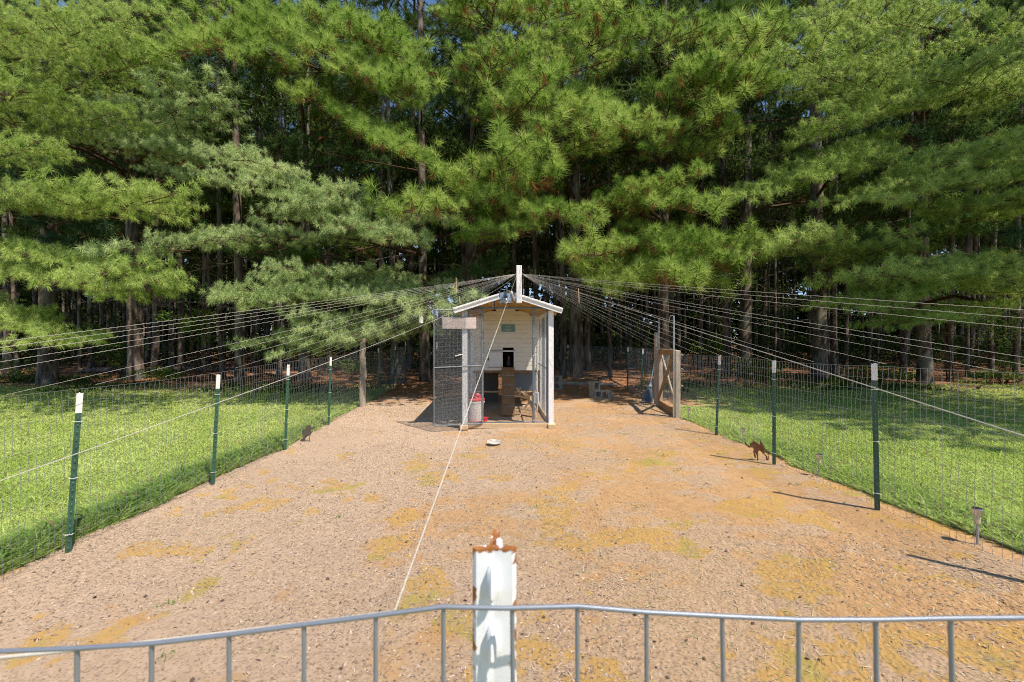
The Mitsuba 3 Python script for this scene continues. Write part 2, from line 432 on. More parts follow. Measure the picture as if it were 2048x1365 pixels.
def bough(kind, seed):
    """A branch of unit-like size growing along +x: (needles, wood, dead needles)."""
    rng = np.random.default_rng(seed)
    N, W, D = [], [], []
    L = 3.0
    s = np.linspace(0, 1, 9)
    up = rng.uniform(-0.05, 0.25)
    wav = rng.normal(0, 0.05, (9, 2)).cumsum(0) * 0.5
    axis = np.stack([s * L, wav[:, 0] * s, up * L * s * (1 - 0.75 * s) + wav[:, 1] * s * 0.5], 1)
    if kind in ('plume', 'silver', 'brush'): L = 1.85; axis[:, :] *= L / 3.0
    W.append(tube(axis, np.linspace(0.032, 0.006, 9) * (0.6 if L < 2 else 1), 4, False))
    P = lambda q: np.array([np.interp(q, s, axis[:, k]) for k in range(3)])
    if kind == 'soft':
        for k in range(20):
            q = 0.20 + 0.80 * (k + rng.uniform(0, 0.8)) / 20
            o = P(q); side = 1 if k % 2 else -1
            ang = math.radians(rng.uniform(35, 62)) * side
            d = np.array([math.cos(ang), math.sin(ang), rng.uniform(-0.08, 0.34)])
            ll = (0.25 + 0.75 * math.sin(PI * min(1, (1.03 - q) * 1.25))) * rng.uniform(0.55, 0.95)
            m = max(2, int(ll / 0.18))
            tip = o + d * ll + np.array([0, 0, -0.10 * ll])
            W.append(tube([o, o + d * ll * 0.55, tip], [0.010, 0.007, 0.003], 3, False))
            for j in range(m):
                u = 0.3 + 0.7 * (j + 0.6) / m
                c = o + d * ll * u + np.array([0, 0, -0.10 * ll * u * u])
                a = d + rng.normal(0, 0.42, 3) + [0.25, 0, 0.12]
                N.append(tuft(c, a, 0.11, 40, 0.17, 0.0155, 15, 88, rng, 0.4))
        N.append(tuft(P(1.0), np.array([1, 0, 0.2]), 0.14, 56, 0.175, 0.0155, 10, 85, rng, 0.35))
    elif kind == 'long':
        for k in range(13):
            q = 0.30 + 0.70 * (k + rng.uniform(0, 0.8)) / 13
            o = P(q); side = 1 if k % 2 else -1
            ang = math.radians(rng.uniform(25, 70)) * side
            d = np.array([math.cos(ang), math.sin(ang), rng.uniform(-0.15, 0.65)])
            ll = rng.uniform(0.30, 0.75) * (1.15 - 0.45 * q)
            tip = o + d * ll + np.array([0, 0, 0.10 * ll])
            W.append(tube([o, o + d * ll * 0.6, tip], [0.013, 0.009, 0.006], 3, False))
            for j in range(2):
                c = tip if j == 0 else o + d * ll * rng.uniform(0.3, 0.95) + rng.normal(0, 0.11, 3)
                a = d * 0.7 + rng.normal(0, 0.30, 3) + [0.1, 0, 0.75]
                N.append(tuft(c, a, 0.13, 70, 0.255, 0.0155, 8, 110, rng, 0.1))
                if rng.random() < 0.42:
                    dn = cone_dirs(np.array([0, 0, -1.0]), 22, 5, 60, rng)
                    D.append(needle_tris(c - a / np.linalg.norm(a) * rng.uniform(0, 0.1, 22)[:, None], dn, 0.2 * rng.uniform(0.6, 1.2, 22), 0.008, rng))
        N.append(tuft(P(1.0), np.array([1, 0, 0.5]), 0.15, 80, 0.26, 0.0155, 8, 108, rng, 0.1))
    elif kind in ('plume', 'silver'):      # outer bough: big drooping tufts of soft needles
        for k in range(11):
            q = 0.15 + 0.85 * (k + rng.uniform(0, 0.8)) / 11
            o = P(q); side = 1 if k % 2 else -1
            ang = math.radians(rng.uniform(28, 62)) * side
            d = np.array([math.cos(ang), math.sin(ang), rng.uniform(0.0, 0.40)])
            ll = (0.25 + 0.6 * math.sin(PI * min(1, (1.05 - q) * 1.2))) * rng.uniform(0.6, 0.95)
            W.append(tube([o, o + d * ll], [0.009, 0.004], 3, False))
            for j in range(max(1, int(ll / 0.24))):
                c = o + d * ll * (1 - j * 0.24 / ll) + rng.normal(0, 0.03, 3)
                N.append(tuft(c, d * 0.8 + rng.normal(0, 0.25, 3) + [0.1, 0, 0.35], 0.13, 60, 0.21, 0.0155, 22, 98, rng, 0.5))
        N.append(tuft(P(1.0), np.array([1, 0, 0.25]), 0.16, 66, 0.22, 0.0155, 15, 95, rng, 0.45))
    elif kind == 'brush':      # outer bough: starbursts of long stiff needles
        for k in range(9):
            q = 0.2 + 0.8 * (k + rng.uniform(0, 0.8)) / 9
            o = P(q); side = 1 if k % 2 else -1
            ang = math.radians(rng.uniform(20, 65)) * side
            d = np.array([math.cos(ang), math.sin(ang), rng.uniform(0.05, 0.75)])
            ll = rng.uniform(0.25, 0.62)
            tip = o + d * ll
            W.append(tube([o, o + d * ll * 0.6 + [0, 0, -0.02], tip], [0.013, 0.010, 0.007], 3, False))
            a = d * 0.55 + rng.normal(0, 0.2, 3) + [0.1, 0, 0.8]
            N.append(tuft(tip, a, 0.15, 105, 0.30, 0.0155, 6, 112, rng, 0.10))
            if ll > 0.4: N.append(tuft(o + d * ll * 0.45, a, 0.12, 60, 0.27, 0.0155, 10, 112, rng, 0.15))
            if rng.random() < 0.26:
                dn = cone_dirs(np.array([0, 0, -1.0]), 34, 5, 60, rng)
                D.append(needle_tris(tip - a / np.linalg.norm(a) * rng.uniform(0.02, 0.2, 34)[:, None], dn, 0.24 * rng.uniform(0.6, 1.2, 34), 0.012, rng))
        N.append(tuft(P(1.0), np.array([1, 0, 0.6]), 0.18, 115, 0.30, 0.0155, 6, 110, rng, 0.1))
    elif kind == 'deep':       # cheap bough for crowns inside the wood
        for k in range(14):
            q = 0.25 + 0.75 * (k + rng.uniform(0, 0.8)) / 14
            o = P(q); side = 1 if k % 2 else -1
            ang = math.radians(rng.uniform(30, 65)) * side
            d = np.array([math.cos(ang), math.sin(ang), rng.uniform(-0.05, 0.35)])
            ll = rng.uniform(0.5, 1.0) * (1.1 - 0.5 * q)
            for j in range(3):
                c = o + d * ll * (0.3 + 0.33 * j)
                N.append(tuft(c, d + rng.normal(0, 0.3, 3), 0.14, 18, 0.26, 0.034, 20, 100, rng))
    elif kind == 'bare':       # dead lower branch
        for k in range(12):
            q = rng.uniform(0.2, 1); o = P(q)
            d = np.array([rng.uniform(0.2, 1), rng.normal(0, 0.7), rng.normal(-0.1, 0.35)])
            ll = rng.uniform(0.25, 0.9)
            W.append(tube([o, o + d * ll * 0.5 + rng.normal(0, 0.03, 3), o + d * ll], [0.009, 0.006, 0.003], 3, False))
    return [cat(x) if x else None for x in (N, W, D)]


BOUGH = {}
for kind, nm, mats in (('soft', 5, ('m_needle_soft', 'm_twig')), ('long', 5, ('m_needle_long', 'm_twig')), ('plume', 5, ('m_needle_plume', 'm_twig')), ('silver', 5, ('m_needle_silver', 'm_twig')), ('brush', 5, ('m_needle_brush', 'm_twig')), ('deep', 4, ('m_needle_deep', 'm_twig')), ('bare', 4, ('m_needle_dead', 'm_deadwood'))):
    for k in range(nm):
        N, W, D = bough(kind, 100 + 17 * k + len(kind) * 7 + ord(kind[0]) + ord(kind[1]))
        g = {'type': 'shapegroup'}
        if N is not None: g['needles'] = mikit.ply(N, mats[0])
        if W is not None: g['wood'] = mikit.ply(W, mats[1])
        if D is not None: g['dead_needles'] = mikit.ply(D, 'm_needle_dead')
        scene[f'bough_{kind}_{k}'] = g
        BOUGH.setdefault(kind, []).append(f'bough_{kind}_{k}')

NB = {}


def add_bough(tree, kind, base, direction, scale, roll, rng):
    x = np.asarray(direction, float); x = x / np.linalg.norm(x)
    z = np.array([0, 0, 1.0]) - x * x[2]; z /= np.linalg.norm(z); y = np.cross(z, x)
    c, s = math.cos(roll), math.sin(roll)
    y, z = c * y + s * z, c * z - s * y
    M = np.eye(4); M[:3, 0], M[:3, 1], M[:3, 2], M[:3, 3] = x * scale, y * scale, z * scale, base
    NB[tree] = NB.get(tree, 0) + 1
    pn = 'dead_branches' if kind == 'bare' else 'crown'
    if kind == 'bare': labels[f'{tree}__dead_branches'] = {'kind': 'stuff'}
    else: labels[f'{tree}__crown__wood'] = {'kind': 'stuff'}
    scene[f'{tree}__{pn}__{NB[tree]:03d}'] = {'type': 'instance', 'to_world': mi.ScalarTransform4f(M), 'g': {'type': 'ref', 'id': BOUGH[kind][rng.integers(len(BOUGH[kind]))]}}


def trunk_mesh(x, y, r, H, rng, sides=9, rings=9, lean=0.012):
    z0 = float(ground_z(x, y)) - 0.1
    h = np.concatenate([[0, 0.12, 0.35, 0.8], np.linspace(1.6, H, rings)])
    flare = 1 + 0.32 * np.exp(-h / 0.25)
    rad = r * flare * (1 - 0.93 * (h / H)) ** 0.75
    d = rng.normal(0, lean, 2)
    off = np.stack([d[0] * h, d[1] * h], 1) + np.cumsum(rng.normal(0, 0.012, (len(h), 2)), 0) * (h[:, None] > 1)
    pts = np.stack([x + off[:, 0], y + off[:, 1], z0 + h], 1)
    V, F = tube(pts, rad, sides)
    k = sides * len(h)
    V[:k] += rng.normal(0, 0.035 * r, (k, 3)) * (V[:k, 2:] < z0 + H * 0.9)
    return (V, F), (lambda q: np.array([np.interp(q, h, pts[:, i]) for i in range(3)]))


TREES = []


def tree(x, y, r, H, kind, label, group=None, crown_from=2.4, n=40, reach=1.0, toward=0.6, name='pine_tree', dead=3, seed=0, sides=9):
    rng = np.random.default_rng(1000 + seed)
    t = thing(name, label, 'tree', group)
    tm, P = trunk_mesh(x, y, r * (0.85 if kind != 'deep' else 1), H, rng, sides)
    part(t, 'trunk', tm, 'm_bark', True)
    n = int(n * (0.34 if y > 8 else 1)) if kind != 'deep' else n
    TREES.append((t, P, kind))
    for k in range(n):
        q = crown_from + (H * 0.97 - crown_from) * ((k + rng.uniform(0, 1)) / n) ** 0.95
        u = (q - crown_from) / (H - crown_from)
        az = rng.uniform(-PI, PI)
        if rng.random() < toward: az = -PI / 2 + rng.normal(0, 0.85)     # growing towards the open yard
        tl = 0.25 + 0.75 * u
        tl = rng.uniform(-0.28, 0.10) + 0.55 * u
        sc = reach * (1.25 - 0.85 * u) * rng.uniform(0.75, 1.2) * (1.0 if math.sin(az) < 0 else 0.8)
        add_bough(t, kind, P(q), [math.cos(az) * math.cos(tl), math.sin(az) * math.cos(tl), math.sin(tl)], sc, rng.normal(0, 0.25), rng)
    for k in range(dead):
        q = rng.uniform(1.8, max(crown_from + 1.5, 3.5)); az = rng.uniform(-PI, PI)
        add_bough(t, 'bare', P(q), [math.cos(az), math.sin(az), rng.uniform(-0.3, 0.15)], rng.uniform(0.35, 0.75), rng.uniform(-1, 1), rng)
    return t, P


def spot(px, Y):
    p = at(px, 760, Y); return p[0], Y


EDGE = {}
for i, (px, Y, r, H, kind, cf, n, reach, label) in enumerate([
    (-150, 13.5, 0.24, 17, 'soft', 1.9, 56, 1.25, 'pine at the far left edge of the wood with low spreading boughs'),
    (95, 15.0, 0.30, 19, 'soft', 3.6, 56, 1.25, 'thick pine trunk with pale lichen beside the left lawn'),
    (272, 16.6, 0.29, 19, 'soft', 3.0, 60, 1.30, 'second thick pine trunk behind the left lawn, reddish brown'),
    (480, 15.5, 0.20, 18, 'soft', 3.4, 46, 1.15, 'slender pine standing behind the left fence'),
    (610, 15.8, 0.24, 20, 'long', 5.6, 48, 1.35, 'long-needled pine with brown dead needles above the left fence'),
    (850, 15.6, 0.20, 20, 'soft', 3.2, 58, 1.15, 'pale soft-needled pine behind the open mesh door of the coop'),
    (942, 17.5, 0.25, 22, 'long', 5.5, 50, 1.35, 'pine rising just left of the coop ridge post'),
    (1155, 16.8, 0.29, 22, 'long', 4.2, 56, 1.30, 'thickest pine trunk, standing just right of the coop'),
    (1330, 16.0, 0.20, 19, 'long', 3.6, 54, 1.20, 'long-needled pine with big bright tufts behind the wooden gate'),
    (1490, 17.5, 0.27, 21, 'long', 6.0, 44, 1.25, 'dark pine trunk behind the right fence'),
    (1640, 16.2, 0.30, 21, 'soft', 4.0, 56, 1.20, 'thick pine trunk behind the right lawn with low hanging boughs'),
    (1850, 15.0, 0.24, 18, 'soft', 3.4, 60, 1.35, 'yellow green pine spreading over the right lawn'),
    (2140, 13.8, 0.26, 18, 'soft', 2.6, 60, 1.30, 'pine at the far right edge of the wood')]):
    x, y = spot(px, Y)
    EDGE[px] = tree(x, y, r, H, kind, label, None, cf, n, reach, 0.62, seed=i, sides=14, dead=9)

tree(12.2, 5.6, 0.27, 17, 'soft', 'pine just outside the right edge of the picture whose shade falls on the right lawn', None, 3.0, 110, 1.4, 0.2, seed=60, sides=12, dead=3)
RH = np.random.default_rng(77)


def hero(px_tree, tip, start, Y0, Y1, width=1.0, kind=None):
    """A long low limb of an edge tree whose foliage runs from pixel start (depth Y0) to pixel tip (depth Y1)."""
    t, P = EDGE[px_tree]
    k = kind or next(x[2] for x in TREES if x[0] == t)
    a, b = at(*start, Y0), at(*tip, Y1)
    L = np.linalg.norm(b - a)
    q = float(np.clip(a[2] + 0.3, 1.0, 14)); o = P(q)
    mid = (o + a) / 2 + [0, 0, 0.25]
    part(t, 'limb', tube([o, mid, a, a + (b - a) * 0.25], [0.06, 0.05, 0.04, 0.03], 6), 'm_twig', True)
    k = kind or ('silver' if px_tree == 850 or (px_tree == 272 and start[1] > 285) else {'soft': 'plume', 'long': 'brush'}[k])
    if k == 'brush': width *= 1.28
    reach = max(0.0, 1 - 1.5 * width / L)
    n = max(1, int(round(L * reach / (1.05 if k == 'brush' else 0.72))) + 1)
    h = np.cross((b - a) / L, [0, 0, 1.0]); h /= np.linalg.norm(h)
    for i in range(n):
        s = a + (b - a) * (reach * i / max(1, n - 1))
        for side in (-1, 0, 1):
            d2 = (b - a) / L + h * side * RH.uniform(0.4, 0.9) + np.array([0, 0, RH.uniform(-0.10, 0.12)])
            add_bough(t, k, s + h * side * 0.16 + [0, 0, RH.normal(0, 0.04)], d2, width * RH.uniform(0.6, 1.12) * (1.0 if side == 0 else 0.85), RH.normal(0, 0.2), RH)


for tr, spans in {
    272: [((250, 300), (560, 330)), ((470, 320), (720, 435)), ((300, 345), (560, 385)), ((40, 270), (250, 225)), ((100, 190), (310, 120)), ((180, 300), (430, 190)), ((260, 330), (450, 215))],
    850: [((860, 655), (560, 705)), ((800, 560), (520, 545)), ((870, 585), (440, 590)), ((860, 600), (480, 612)), ((820, 600), (560, 585)), ((880, 610), (700, 600)), ((870, 640), (720, 680)), ((720, 420), (620, 380)), ((840, 555), (540, 565)), ((850, 625), (600, 640)), ((830, 665), (480, 690)), ((830, 650), (640, 665)), ((570, 480), (250, 510)), ((760, 480), (420, 475)), ((600, 440), (820, 475)), ((870, 430), (770, 490)), ((740, 420), (560, 420)), ((850, 560), (860, 620))],
    95: [((60, 430), (350, 395)), ((0, 400), (240, 405)), ((0, 130), (200, 60)), ((60, 60), (330, 35)), ((-40, 330), (80, 290)), ((-60, 230), (60, 180))],
    -150: [((-80, 470), (310, 565)), ((-80, 520), (240, 590)), ((-100, 590), (120, 690)), ((-80, 100), (60, 60))],
    610: [((640, 140), (380, 35)), ((600, 60), (360, 110)), ((640, 60), (830, 125)), ((560, 60), (760, 185)), ((560, 20), (480, 130)), ((600, 190), (860, 345)), ((700, 110), (820, 190))],
    942: [((960, 200), (1010, 90)), ((1040, 420), (830, 430)), ((1010, 480), (1000, 350)), ((1000, 400), (1140, 450)), ((1040, 390), (940, 360)), ((1060, 470), (950, 480)), ((990, 60), (930, 20))],
    1155: [((1080, 260), (1110, 100)), ((1120, 160), (1210, 60)), ((1050, 60), (1150, 25)), ((1000, 260), (1080, 200)), ((1130, 190), (1275, 280)), ((1150, 250), (1300, 255)), ((1100, 330), (1190, 270))],
    1330: [((1280, 500), (1240, 590)), ((1380, 520), (1500, 490)), ((1220, 400), (1400, 420)), ((1260, 470), (1490, 510)), ((1330, 500), (1180, 510)), ((1220, 540), (1370, 580)), ((1280, 430), (1335, 365)), ((1300, 540), (1450, 545)), ((1330, 330), (1440, 250)), ((1380, 260), (1480, 120)), ((1330, 200), (1530, 160)), ((1300, 100), (1420, 40)), ((1400, 100), (1560, 60))],
    1640: [((1760, 270), (1520, 400)), ((1700, 330), (1530, 375)), ((1650, 500), (1510, 500)), ((1640, 545), (1790, 490)), ((1700, 570), (1790, 485)), ((1720, 40), (1600, 20))],
    1850: [((1990, 610), (1780, 655)), ((1990, 540), (1760, 560)), ((1780, 180), (1570, 100)), ((1960, 180), (1640, 260)), ((1850, 210), (1640, 155)), ((1990, 290), (1690, 410)), ((1900, 330), (1720, 330)), ((1960, 525), (1780, 590)), ((1850, 570), (1700, 625)), ((1990, 560), (1840, 540)), ((1900, 60), (1700, 40))],
    2140: [((2160, 260), (1880, 330)), ((2160, 140), (1950, 55)), ((2160, 330), (1830, 385)), ((2080, 200), (1850, 150)), ((2160, 420), (1990, 400)), ((2120, 600), (1990, 550))]}.items():
    for start, tip in spans:
        up_ = max(0.0, (330 - tip[1]) / 330)
        hero(tr, tip, start, 12.2 + 1.4 * up_ + RH.uniform(-0.3, 0.5), 9.5 - (0.8 if tr in (95, -150, 1850, 2140) else 0) + 1.5 * up_ + RH.uniform(-0.3, 0.5), RH.uniform(0.58, 0.85))

# interior pines, planted in rough rows
RI = np.random.default_rng(5)
taken = [spot(px, 16) for px in EDGE]
n_in = 0
for row, Y in enumerate(np.arange(18.2, 47, 2.3)):
    half = 1.22 * Y + 4
    for X in np.arange(-half, half, 2.15 + 0.045 * (Y - 18)):
        x, y = X + RI.normal(0, 0.45), Y + RI.normal(0, 0.55)
        if RI.random() < 0.14 or any(abs(x - e[0]) < 0.9 and abs(y - e[1]) < 1.6 for e in taken): continue
        n_in += 1
        if n_in > 285: break
        H = RI.uniform(19, 26)
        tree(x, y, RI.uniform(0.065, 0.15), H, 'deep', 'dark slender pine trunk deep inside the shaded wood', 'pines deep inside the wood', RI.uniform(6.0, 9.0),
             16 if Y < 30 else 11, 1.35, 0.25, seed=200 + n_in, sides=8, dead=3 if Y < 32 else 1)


# ------------------------------------------------------------------ broadleaf undergrowth
def leaf_cloud(rng, n, size, radii, squash=1.0):
    u = rng.normal(size=(n, 3)); u /= np.linalg.norm(u, axis=1, keepdims=True)
    c = u * (rng.uniform(0.15, 1, n) ** 0.5)[:, None] * np.asarray(radii)
    a = rng.normal(size=(n, 3)); a[:, 2] *= 0.6; a /= np.linalg.norm(a, axis=1, keepdims=True)
    b = np.cross(a, rng.normal(size=(n, 3)) * [0.5, 0.5, 1]); b /= np.linalg.norm(b, axis=1, keepdims=True)
    s = size * rng.uniform(0.6, 1.2, n)[:, None]
    V = np.stack([c - a * s, c - b * s * 0.42, c + a * s, c + b * s * 0.42], 1).reshape(-1, 3)
    k = np.arange(n)[:, None] * 4
    return V, np.vstack([k + [0, 1, 2], k + [0, 2, 3]])


RS = np.random.default_rng(31)


def shrub(px, py, Y, w, h, label, n=900, size=0.05, cat_='bush', group=None):
    c = at(px, py, Y); z0 = float(ground_z(c[0], Y))
    t = thing('leafy_bush', label, cat_, group)
    cl = []
    for k in range(9):
        o = RS.normal(0, 0.42, 3) * [w, w * 0.7, h]
        cl.append(move(leaf_cloud(RS, n // 9, size, (w * 0.42, w * 0.42, h * 0.36)), c + o))
    part(t, 'foliage', cat(cl), 'm_leaf')
    st = []
    for k in range(5):
        tip = c + RS.normal(0, 0.4, 3) * [w, w, h * 0.5]
        st.append(tube([[c[0] + RS.normal(0, 0.08), Y + RS.normal(0, 0.08), z0 - 0.05], (np.array([c[0], Y, z0]) + tip) / 2 + RS.normal(0, 0.06, 3), tip], [0.022, 0.015, 0.006], 4))
    part(t, 'stem', cat(st), 'm_twig')


shrub(385, 655, 15.8, 0.9, 0.7, 'bright green young sapling beside the second thick trunk', 1500)
shrub(235, 690, 18.5, 1.2, 0.8, 'low green bush between the two thick left trunks', 1300)
shrub(190, 660, 21, 1.0, 1.2, 'shaded bush deep between the left trunks', 900)
shrub(520, 690, 17.5, 1.0, 0.7, 'dark bush behind the left fence', 1000)
shrub(640, 700, 18.5, 1.0, 0.6, 'low dark bush behind the weathered wooden post', 900)
shrub(1180, 580, 22, 0.9, 1.6, 'sunlit leafy sapling right of the thickest trunk', 900)
shrub(1430, 700, 19, 0.9, 0.9, 'green bush behind the right fence near the gate', 900)
shrub(1900, 455, 15.8, 1.9, 1.1, 'dark broadleaf tree crown behind the right lawn', 4200, 0.06, 'tree')
shrub(1980, 640, 17, 1.6, 1.0, 'dark leafy bush at the right edge behind the lawn', 1800)
shrub(1560, 640, 21, 0.8, 1.4, 'dim leafy sapling between the right trunks', 700)

shrub(1530, 735, 16.5, 1.3, 0.45, 'low dark weeds behind the right fence posts', 1300)
shrub(1760, 745, 15.5, 1.4, 0.4, 'low dark brush behind the right lawn near the nearest right post', 1300)
shrub(2000, 750, 15.0, 1.3, 0.4, 'low dark brush at the right edge under the pines', 1300)
shrub(330, 755, 16.0, 1.0, 0.35, 'low ferny weeds right of the second thick left trunk', 900)
shrub(30, 745, 15.5, 1.2, 0.4, 'low weeds at the far left foot of the wood', 900)
shrub(700, 735, 17.0, 1.1, 0.5, 'dark brush behind the weathered wooden post', 900)
# saplings and brush deep in the shade: reads as one mass
un = []
for k in range(420):
    y = RS.uniform(21, 46); x = RS.uniform(-1.25 * y, 1.25 * y); z = RS.uniform(0.2, 1.0) if k % 3 else RS.uniform(1.0, 6.0)
    un.append(move(leaf_cloud(RS, 190, 0.11, (1.5, 1.2, 0.9)), (x, y, z)))
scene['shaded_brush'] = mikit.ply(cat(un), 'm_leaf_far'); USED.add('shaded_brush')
labels['shaded_brush'] = {'label': 'leafy brush and saplings deep in the shade between the trunks', 'category': 'brush', 'kind': 'stuff'}

# far side of the wood: reads as one mass of leaves
RF = np.random.default_rng(8)
far = []
for k in range(1050):
    x = RF.uniform(-78, 78); y = RF.uniform(47.5, 58); z = 25 * RF.uniform(0, 1) ** 1.35
    far.append(move(leaf_cloud(RF, 300, 0.46, (2.8, 2.0, 1.9)), (x, y, z)))
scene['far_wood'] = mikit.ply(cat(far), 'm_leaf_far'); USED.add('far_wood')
labels['far_wood'] = {'label': 'far leafy edge of the wood seen between the trunks', 'category': 'trees', 'kind': 'stuff'}

# ------------------------------------------------------------------ grass and litter
RG = np.random.default_rng(3)


def blades(x, y, h, w, rng, colors, bend=0.5):
    n = len(x)
    z = ground_z(x, y) + 0.0
    az = rng.uniform(0, 2 * PI, n); s = np.stack([np.cos(az), np.sin(az), 0 * az], 1)
    l = rng.uniform(0, 2 * PI, n); lean = np.stack([np.cos(l), np.sin(l), 0 * l], 1) * (h * bend * rng.uniform(0.3, 1.4, n))[:, None]
    b = np.stack([x, y, z], 1)
    m = b + lean * 0.35 + [0, 0, 1] * (h * 0.6)[:, None]
    t = b + lean + [0, 0, 1] * h[:, None]
    V = np.stack([b - s * w[:, None] / 2, b + s * w[:, None] / 2, m - s * w[:, None] * 0.4, m + s * w[:, None] * 0.4, t], 1).reshape(-1, 3)
    k = np.arange(n)[:, None] * 5
    F = np.vstack([k + [0, 1, 3], k + [0, 3, 2], k + [2, 3, 4]])
    return V, F, np.repeat(colors, 5, 0)


def lawn(side):
    n = 210000
    y = 1.8 + 13.0 * RG.uniform(0, 1, n) ** 1.15
    e = (xl(y) - 0.10 - 0.20 * np.clip((7 - y) / 5, 0, 1)) if side < 0 else xr(y) + 0.12 + 0.20 * np.clip((8 - y) / 4, 0, 1)
    e = e - side * 0.26 * (meshkit.fbm(np.stack([0 * y + side, y * 2.2, 0 * y], 1), 3, 90) - 0.40)
    W = np.clip(1.22 * y + 0.6, 3, None) - np.abs(e)
    u = RG.uniform(0, 1, n) ** 1.2
    x = e + side * u * np.clip(W, 0.3, None)
    p = np.stack([x, y, 0 * x], 1)
    thin = meshkit.fbm(p * 0.9, 3, 41)
    keep = (RG.random(n) < np.clip(1.5 - np.clip((y - 12.0 + 3 * (thin - 0.5)) / 1.6, 0, 1.45), 0, 1)) & (RG.random(n) < np.clip(2.2 - 2.6 * thin + 0.6, 0.25, 1))
    keep &= ~((side > 0) & (y > 9.6) & (x < xr(y) + 1.6))
    x, y, thin, u = x[keep], y[keep], thin[keep], (np.abs(x - e))[keep]
    n = len(x)
    edge = np.exp(-((u - 0.25) / 0.28) ** 2) * (1.0 if side < 0 else 0.45) * np.clip((9 - y) / 3, 0, 1)
    tall = RG.random(n) < 0.03
    h = RG.uniform(0.024, 0.050, n) * (1 + 2.6 * edge * RG.random(n)) * np.where(tall, 1.7, 1)
    a = np.clip(RG.normal(0.5, 0.25, n) + (thin - 0.5) * 1.3, 0, 1)[:, None]
    c = (1 - a) * np.array([0.40, 0.55, 0.135]) + a * np.array([0.64, 0.76, 0.29])
    c = c * (1 - edge[:, None] * 0.75) + edge[:, None] * 0.75 * np.array([0.11, 0.25, 0.055])
    dry = RG.random(n) < 0.07
    c[dry] = np.array([0.36, 0.31, 0.16]) * RG.uniform(0.7, 1.1, (dry.sum(), 1))
    w = RG.uniform(0.006, 0.012, n) * (1 + y / 14) * (1 + 0.8 * edge)
    return blades(x, y, h, w, RG, c, 1.5)


for name, side, lab in (('lawn_grass', -1, 'short green grass of the lawn left of the yard'), ('lawn_grass_001', 1, 'short green grass of the lawn right of the yard')):
    V, F, C = lawn(side)
    scene[name] = mikit.ply((V, F), 'm_grass', color=C); USED.add(name)
    labels[name] = {'label': lab, 'category': 'grass', 'kind': 'stuff'}

# ground weeds in the shade along the wood's edge
n = 16000
x = RG.uniform(-19, 19, n); y = RG.uniform(12.4, 17.5, n)
keep = (meshkit.fbm(np.stack([x, y, 0 * x], 1) * 0.55, 3, 77) > 0.52) & ((x < -4.2) | (x > 3.3))
x, y = x[keep], y[keep]; n = len(x)
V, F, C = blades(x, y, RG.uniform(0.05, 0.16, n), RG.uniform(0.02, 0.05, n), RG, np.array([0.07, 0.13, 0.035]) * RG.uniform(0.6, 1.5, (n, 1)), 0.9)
scene['woodland_weeds'] = mikit.ply((V, F), 'm_grass', color=C); USED.add('woodland_weeds')
labels['woodland_weeds'] = {'label': 'low weeds in the shade along the edge of the wood', 'category': 'weeds', 'kind': 'stuff'}


# tiny green weeds in the dirt
n = 24
cx, cy = RG.uniform(-2.9, 2.6, n), RG.uniform(1.2, 8.5, n)
x, y = (np.repeat(cx, 14) + RG.normal(0, 0.03, n * 14)), (np.repeat(cy, 14) + RG.normal(0, 0.03, n * 14))
V, F, C = blades(x, y, RG.uniform(0.012, 0.03, n * 14), RG.uniform(0.004, 0.008, n * 14), RG, np.array([0.24, 0.34, 0.09]) * RG.uniform(0.6, 1.3, (n * 14, 1)), 1.6)
scene['yard_weeds'] = mikit.ply((V + [0, 0, 0.02], F), 'm_grass', color=C); USED.add('yard_weeds')
labels['yard_weeds'] = {'label': 'tiny green weeds sprouting in the dirt yard', 'category': 'weeds', 'kind': 'stuff'}


def chips(n, ylo, yhi, smin, smax, palette, rng, dens=None, lift=0.002, aspect=0.35, xr_=(-3.7, 3.1)):
    y = ylo + (yhi - ylo) * rng.uniform(0, 1, n) ** 1.3
    x = rng.uniform(xr_[0], xr_[1], n)
    keep = (x > xl(y) - 0.3) & (x < xr(y) + 0.15)
    if dens is not None: keep &= rng.random(n) < dens(x, y)
    x, y = x[keep], y[keep]; n = len(x)
    z = dirt_z(x, y) + lift
    az = rng.uniform(0, 2 * PI, n); tl = rng.normal(0, 0.28, (n, 2))
    a = np.stack([np.cos(az), np.sin(az), tl[:, 0]], 1); b = np.stack([-np.sin(az), np.cos(az), tl[:, 1]], 1)
    L = rng.uniform(smin, smax, n)[:, None]; Wd = L * rng.uniform(aspect * 0.5, aspect * 1.5, (n, 1))
    c = np.stack([x, y, z], 1)
    nrm = np.cross(a, b); hgt = Wd * 0.22
    V = np.stack([c - a * L / 2, c - b * Wd / 2, c + a * L / 2, c + b * Wd / 2, c + nrm * hgt], 1).reshape(-1, 3)
    k = np.arange(n)[:, None] * 5
    F = np.vstack([k + [0, 1, 4], k + [1, 2, 4], k + [2, 3, 4], k + [3, 0, 4]])
    col = np.asarray(palette)[rng.integers(len(palette), size=n)] * rng.uniform(0.75, 1.2, (n, 1))
    return V, F, np.repeat(col, 5, 0)


RC = np.random.default_rng(21)


def chip_density(x, y):
    d = meshkit.fbm(np.stack([x, y, 0 * x], 1) * [0.9, 1.1, 1], 4, 13)
    return np.clip((d - 0.36 - 0.028 * x - 0.14 * np.clip((2.7 - y) / 0.7, 0, 1)) * 5.0, 0.06, 1)


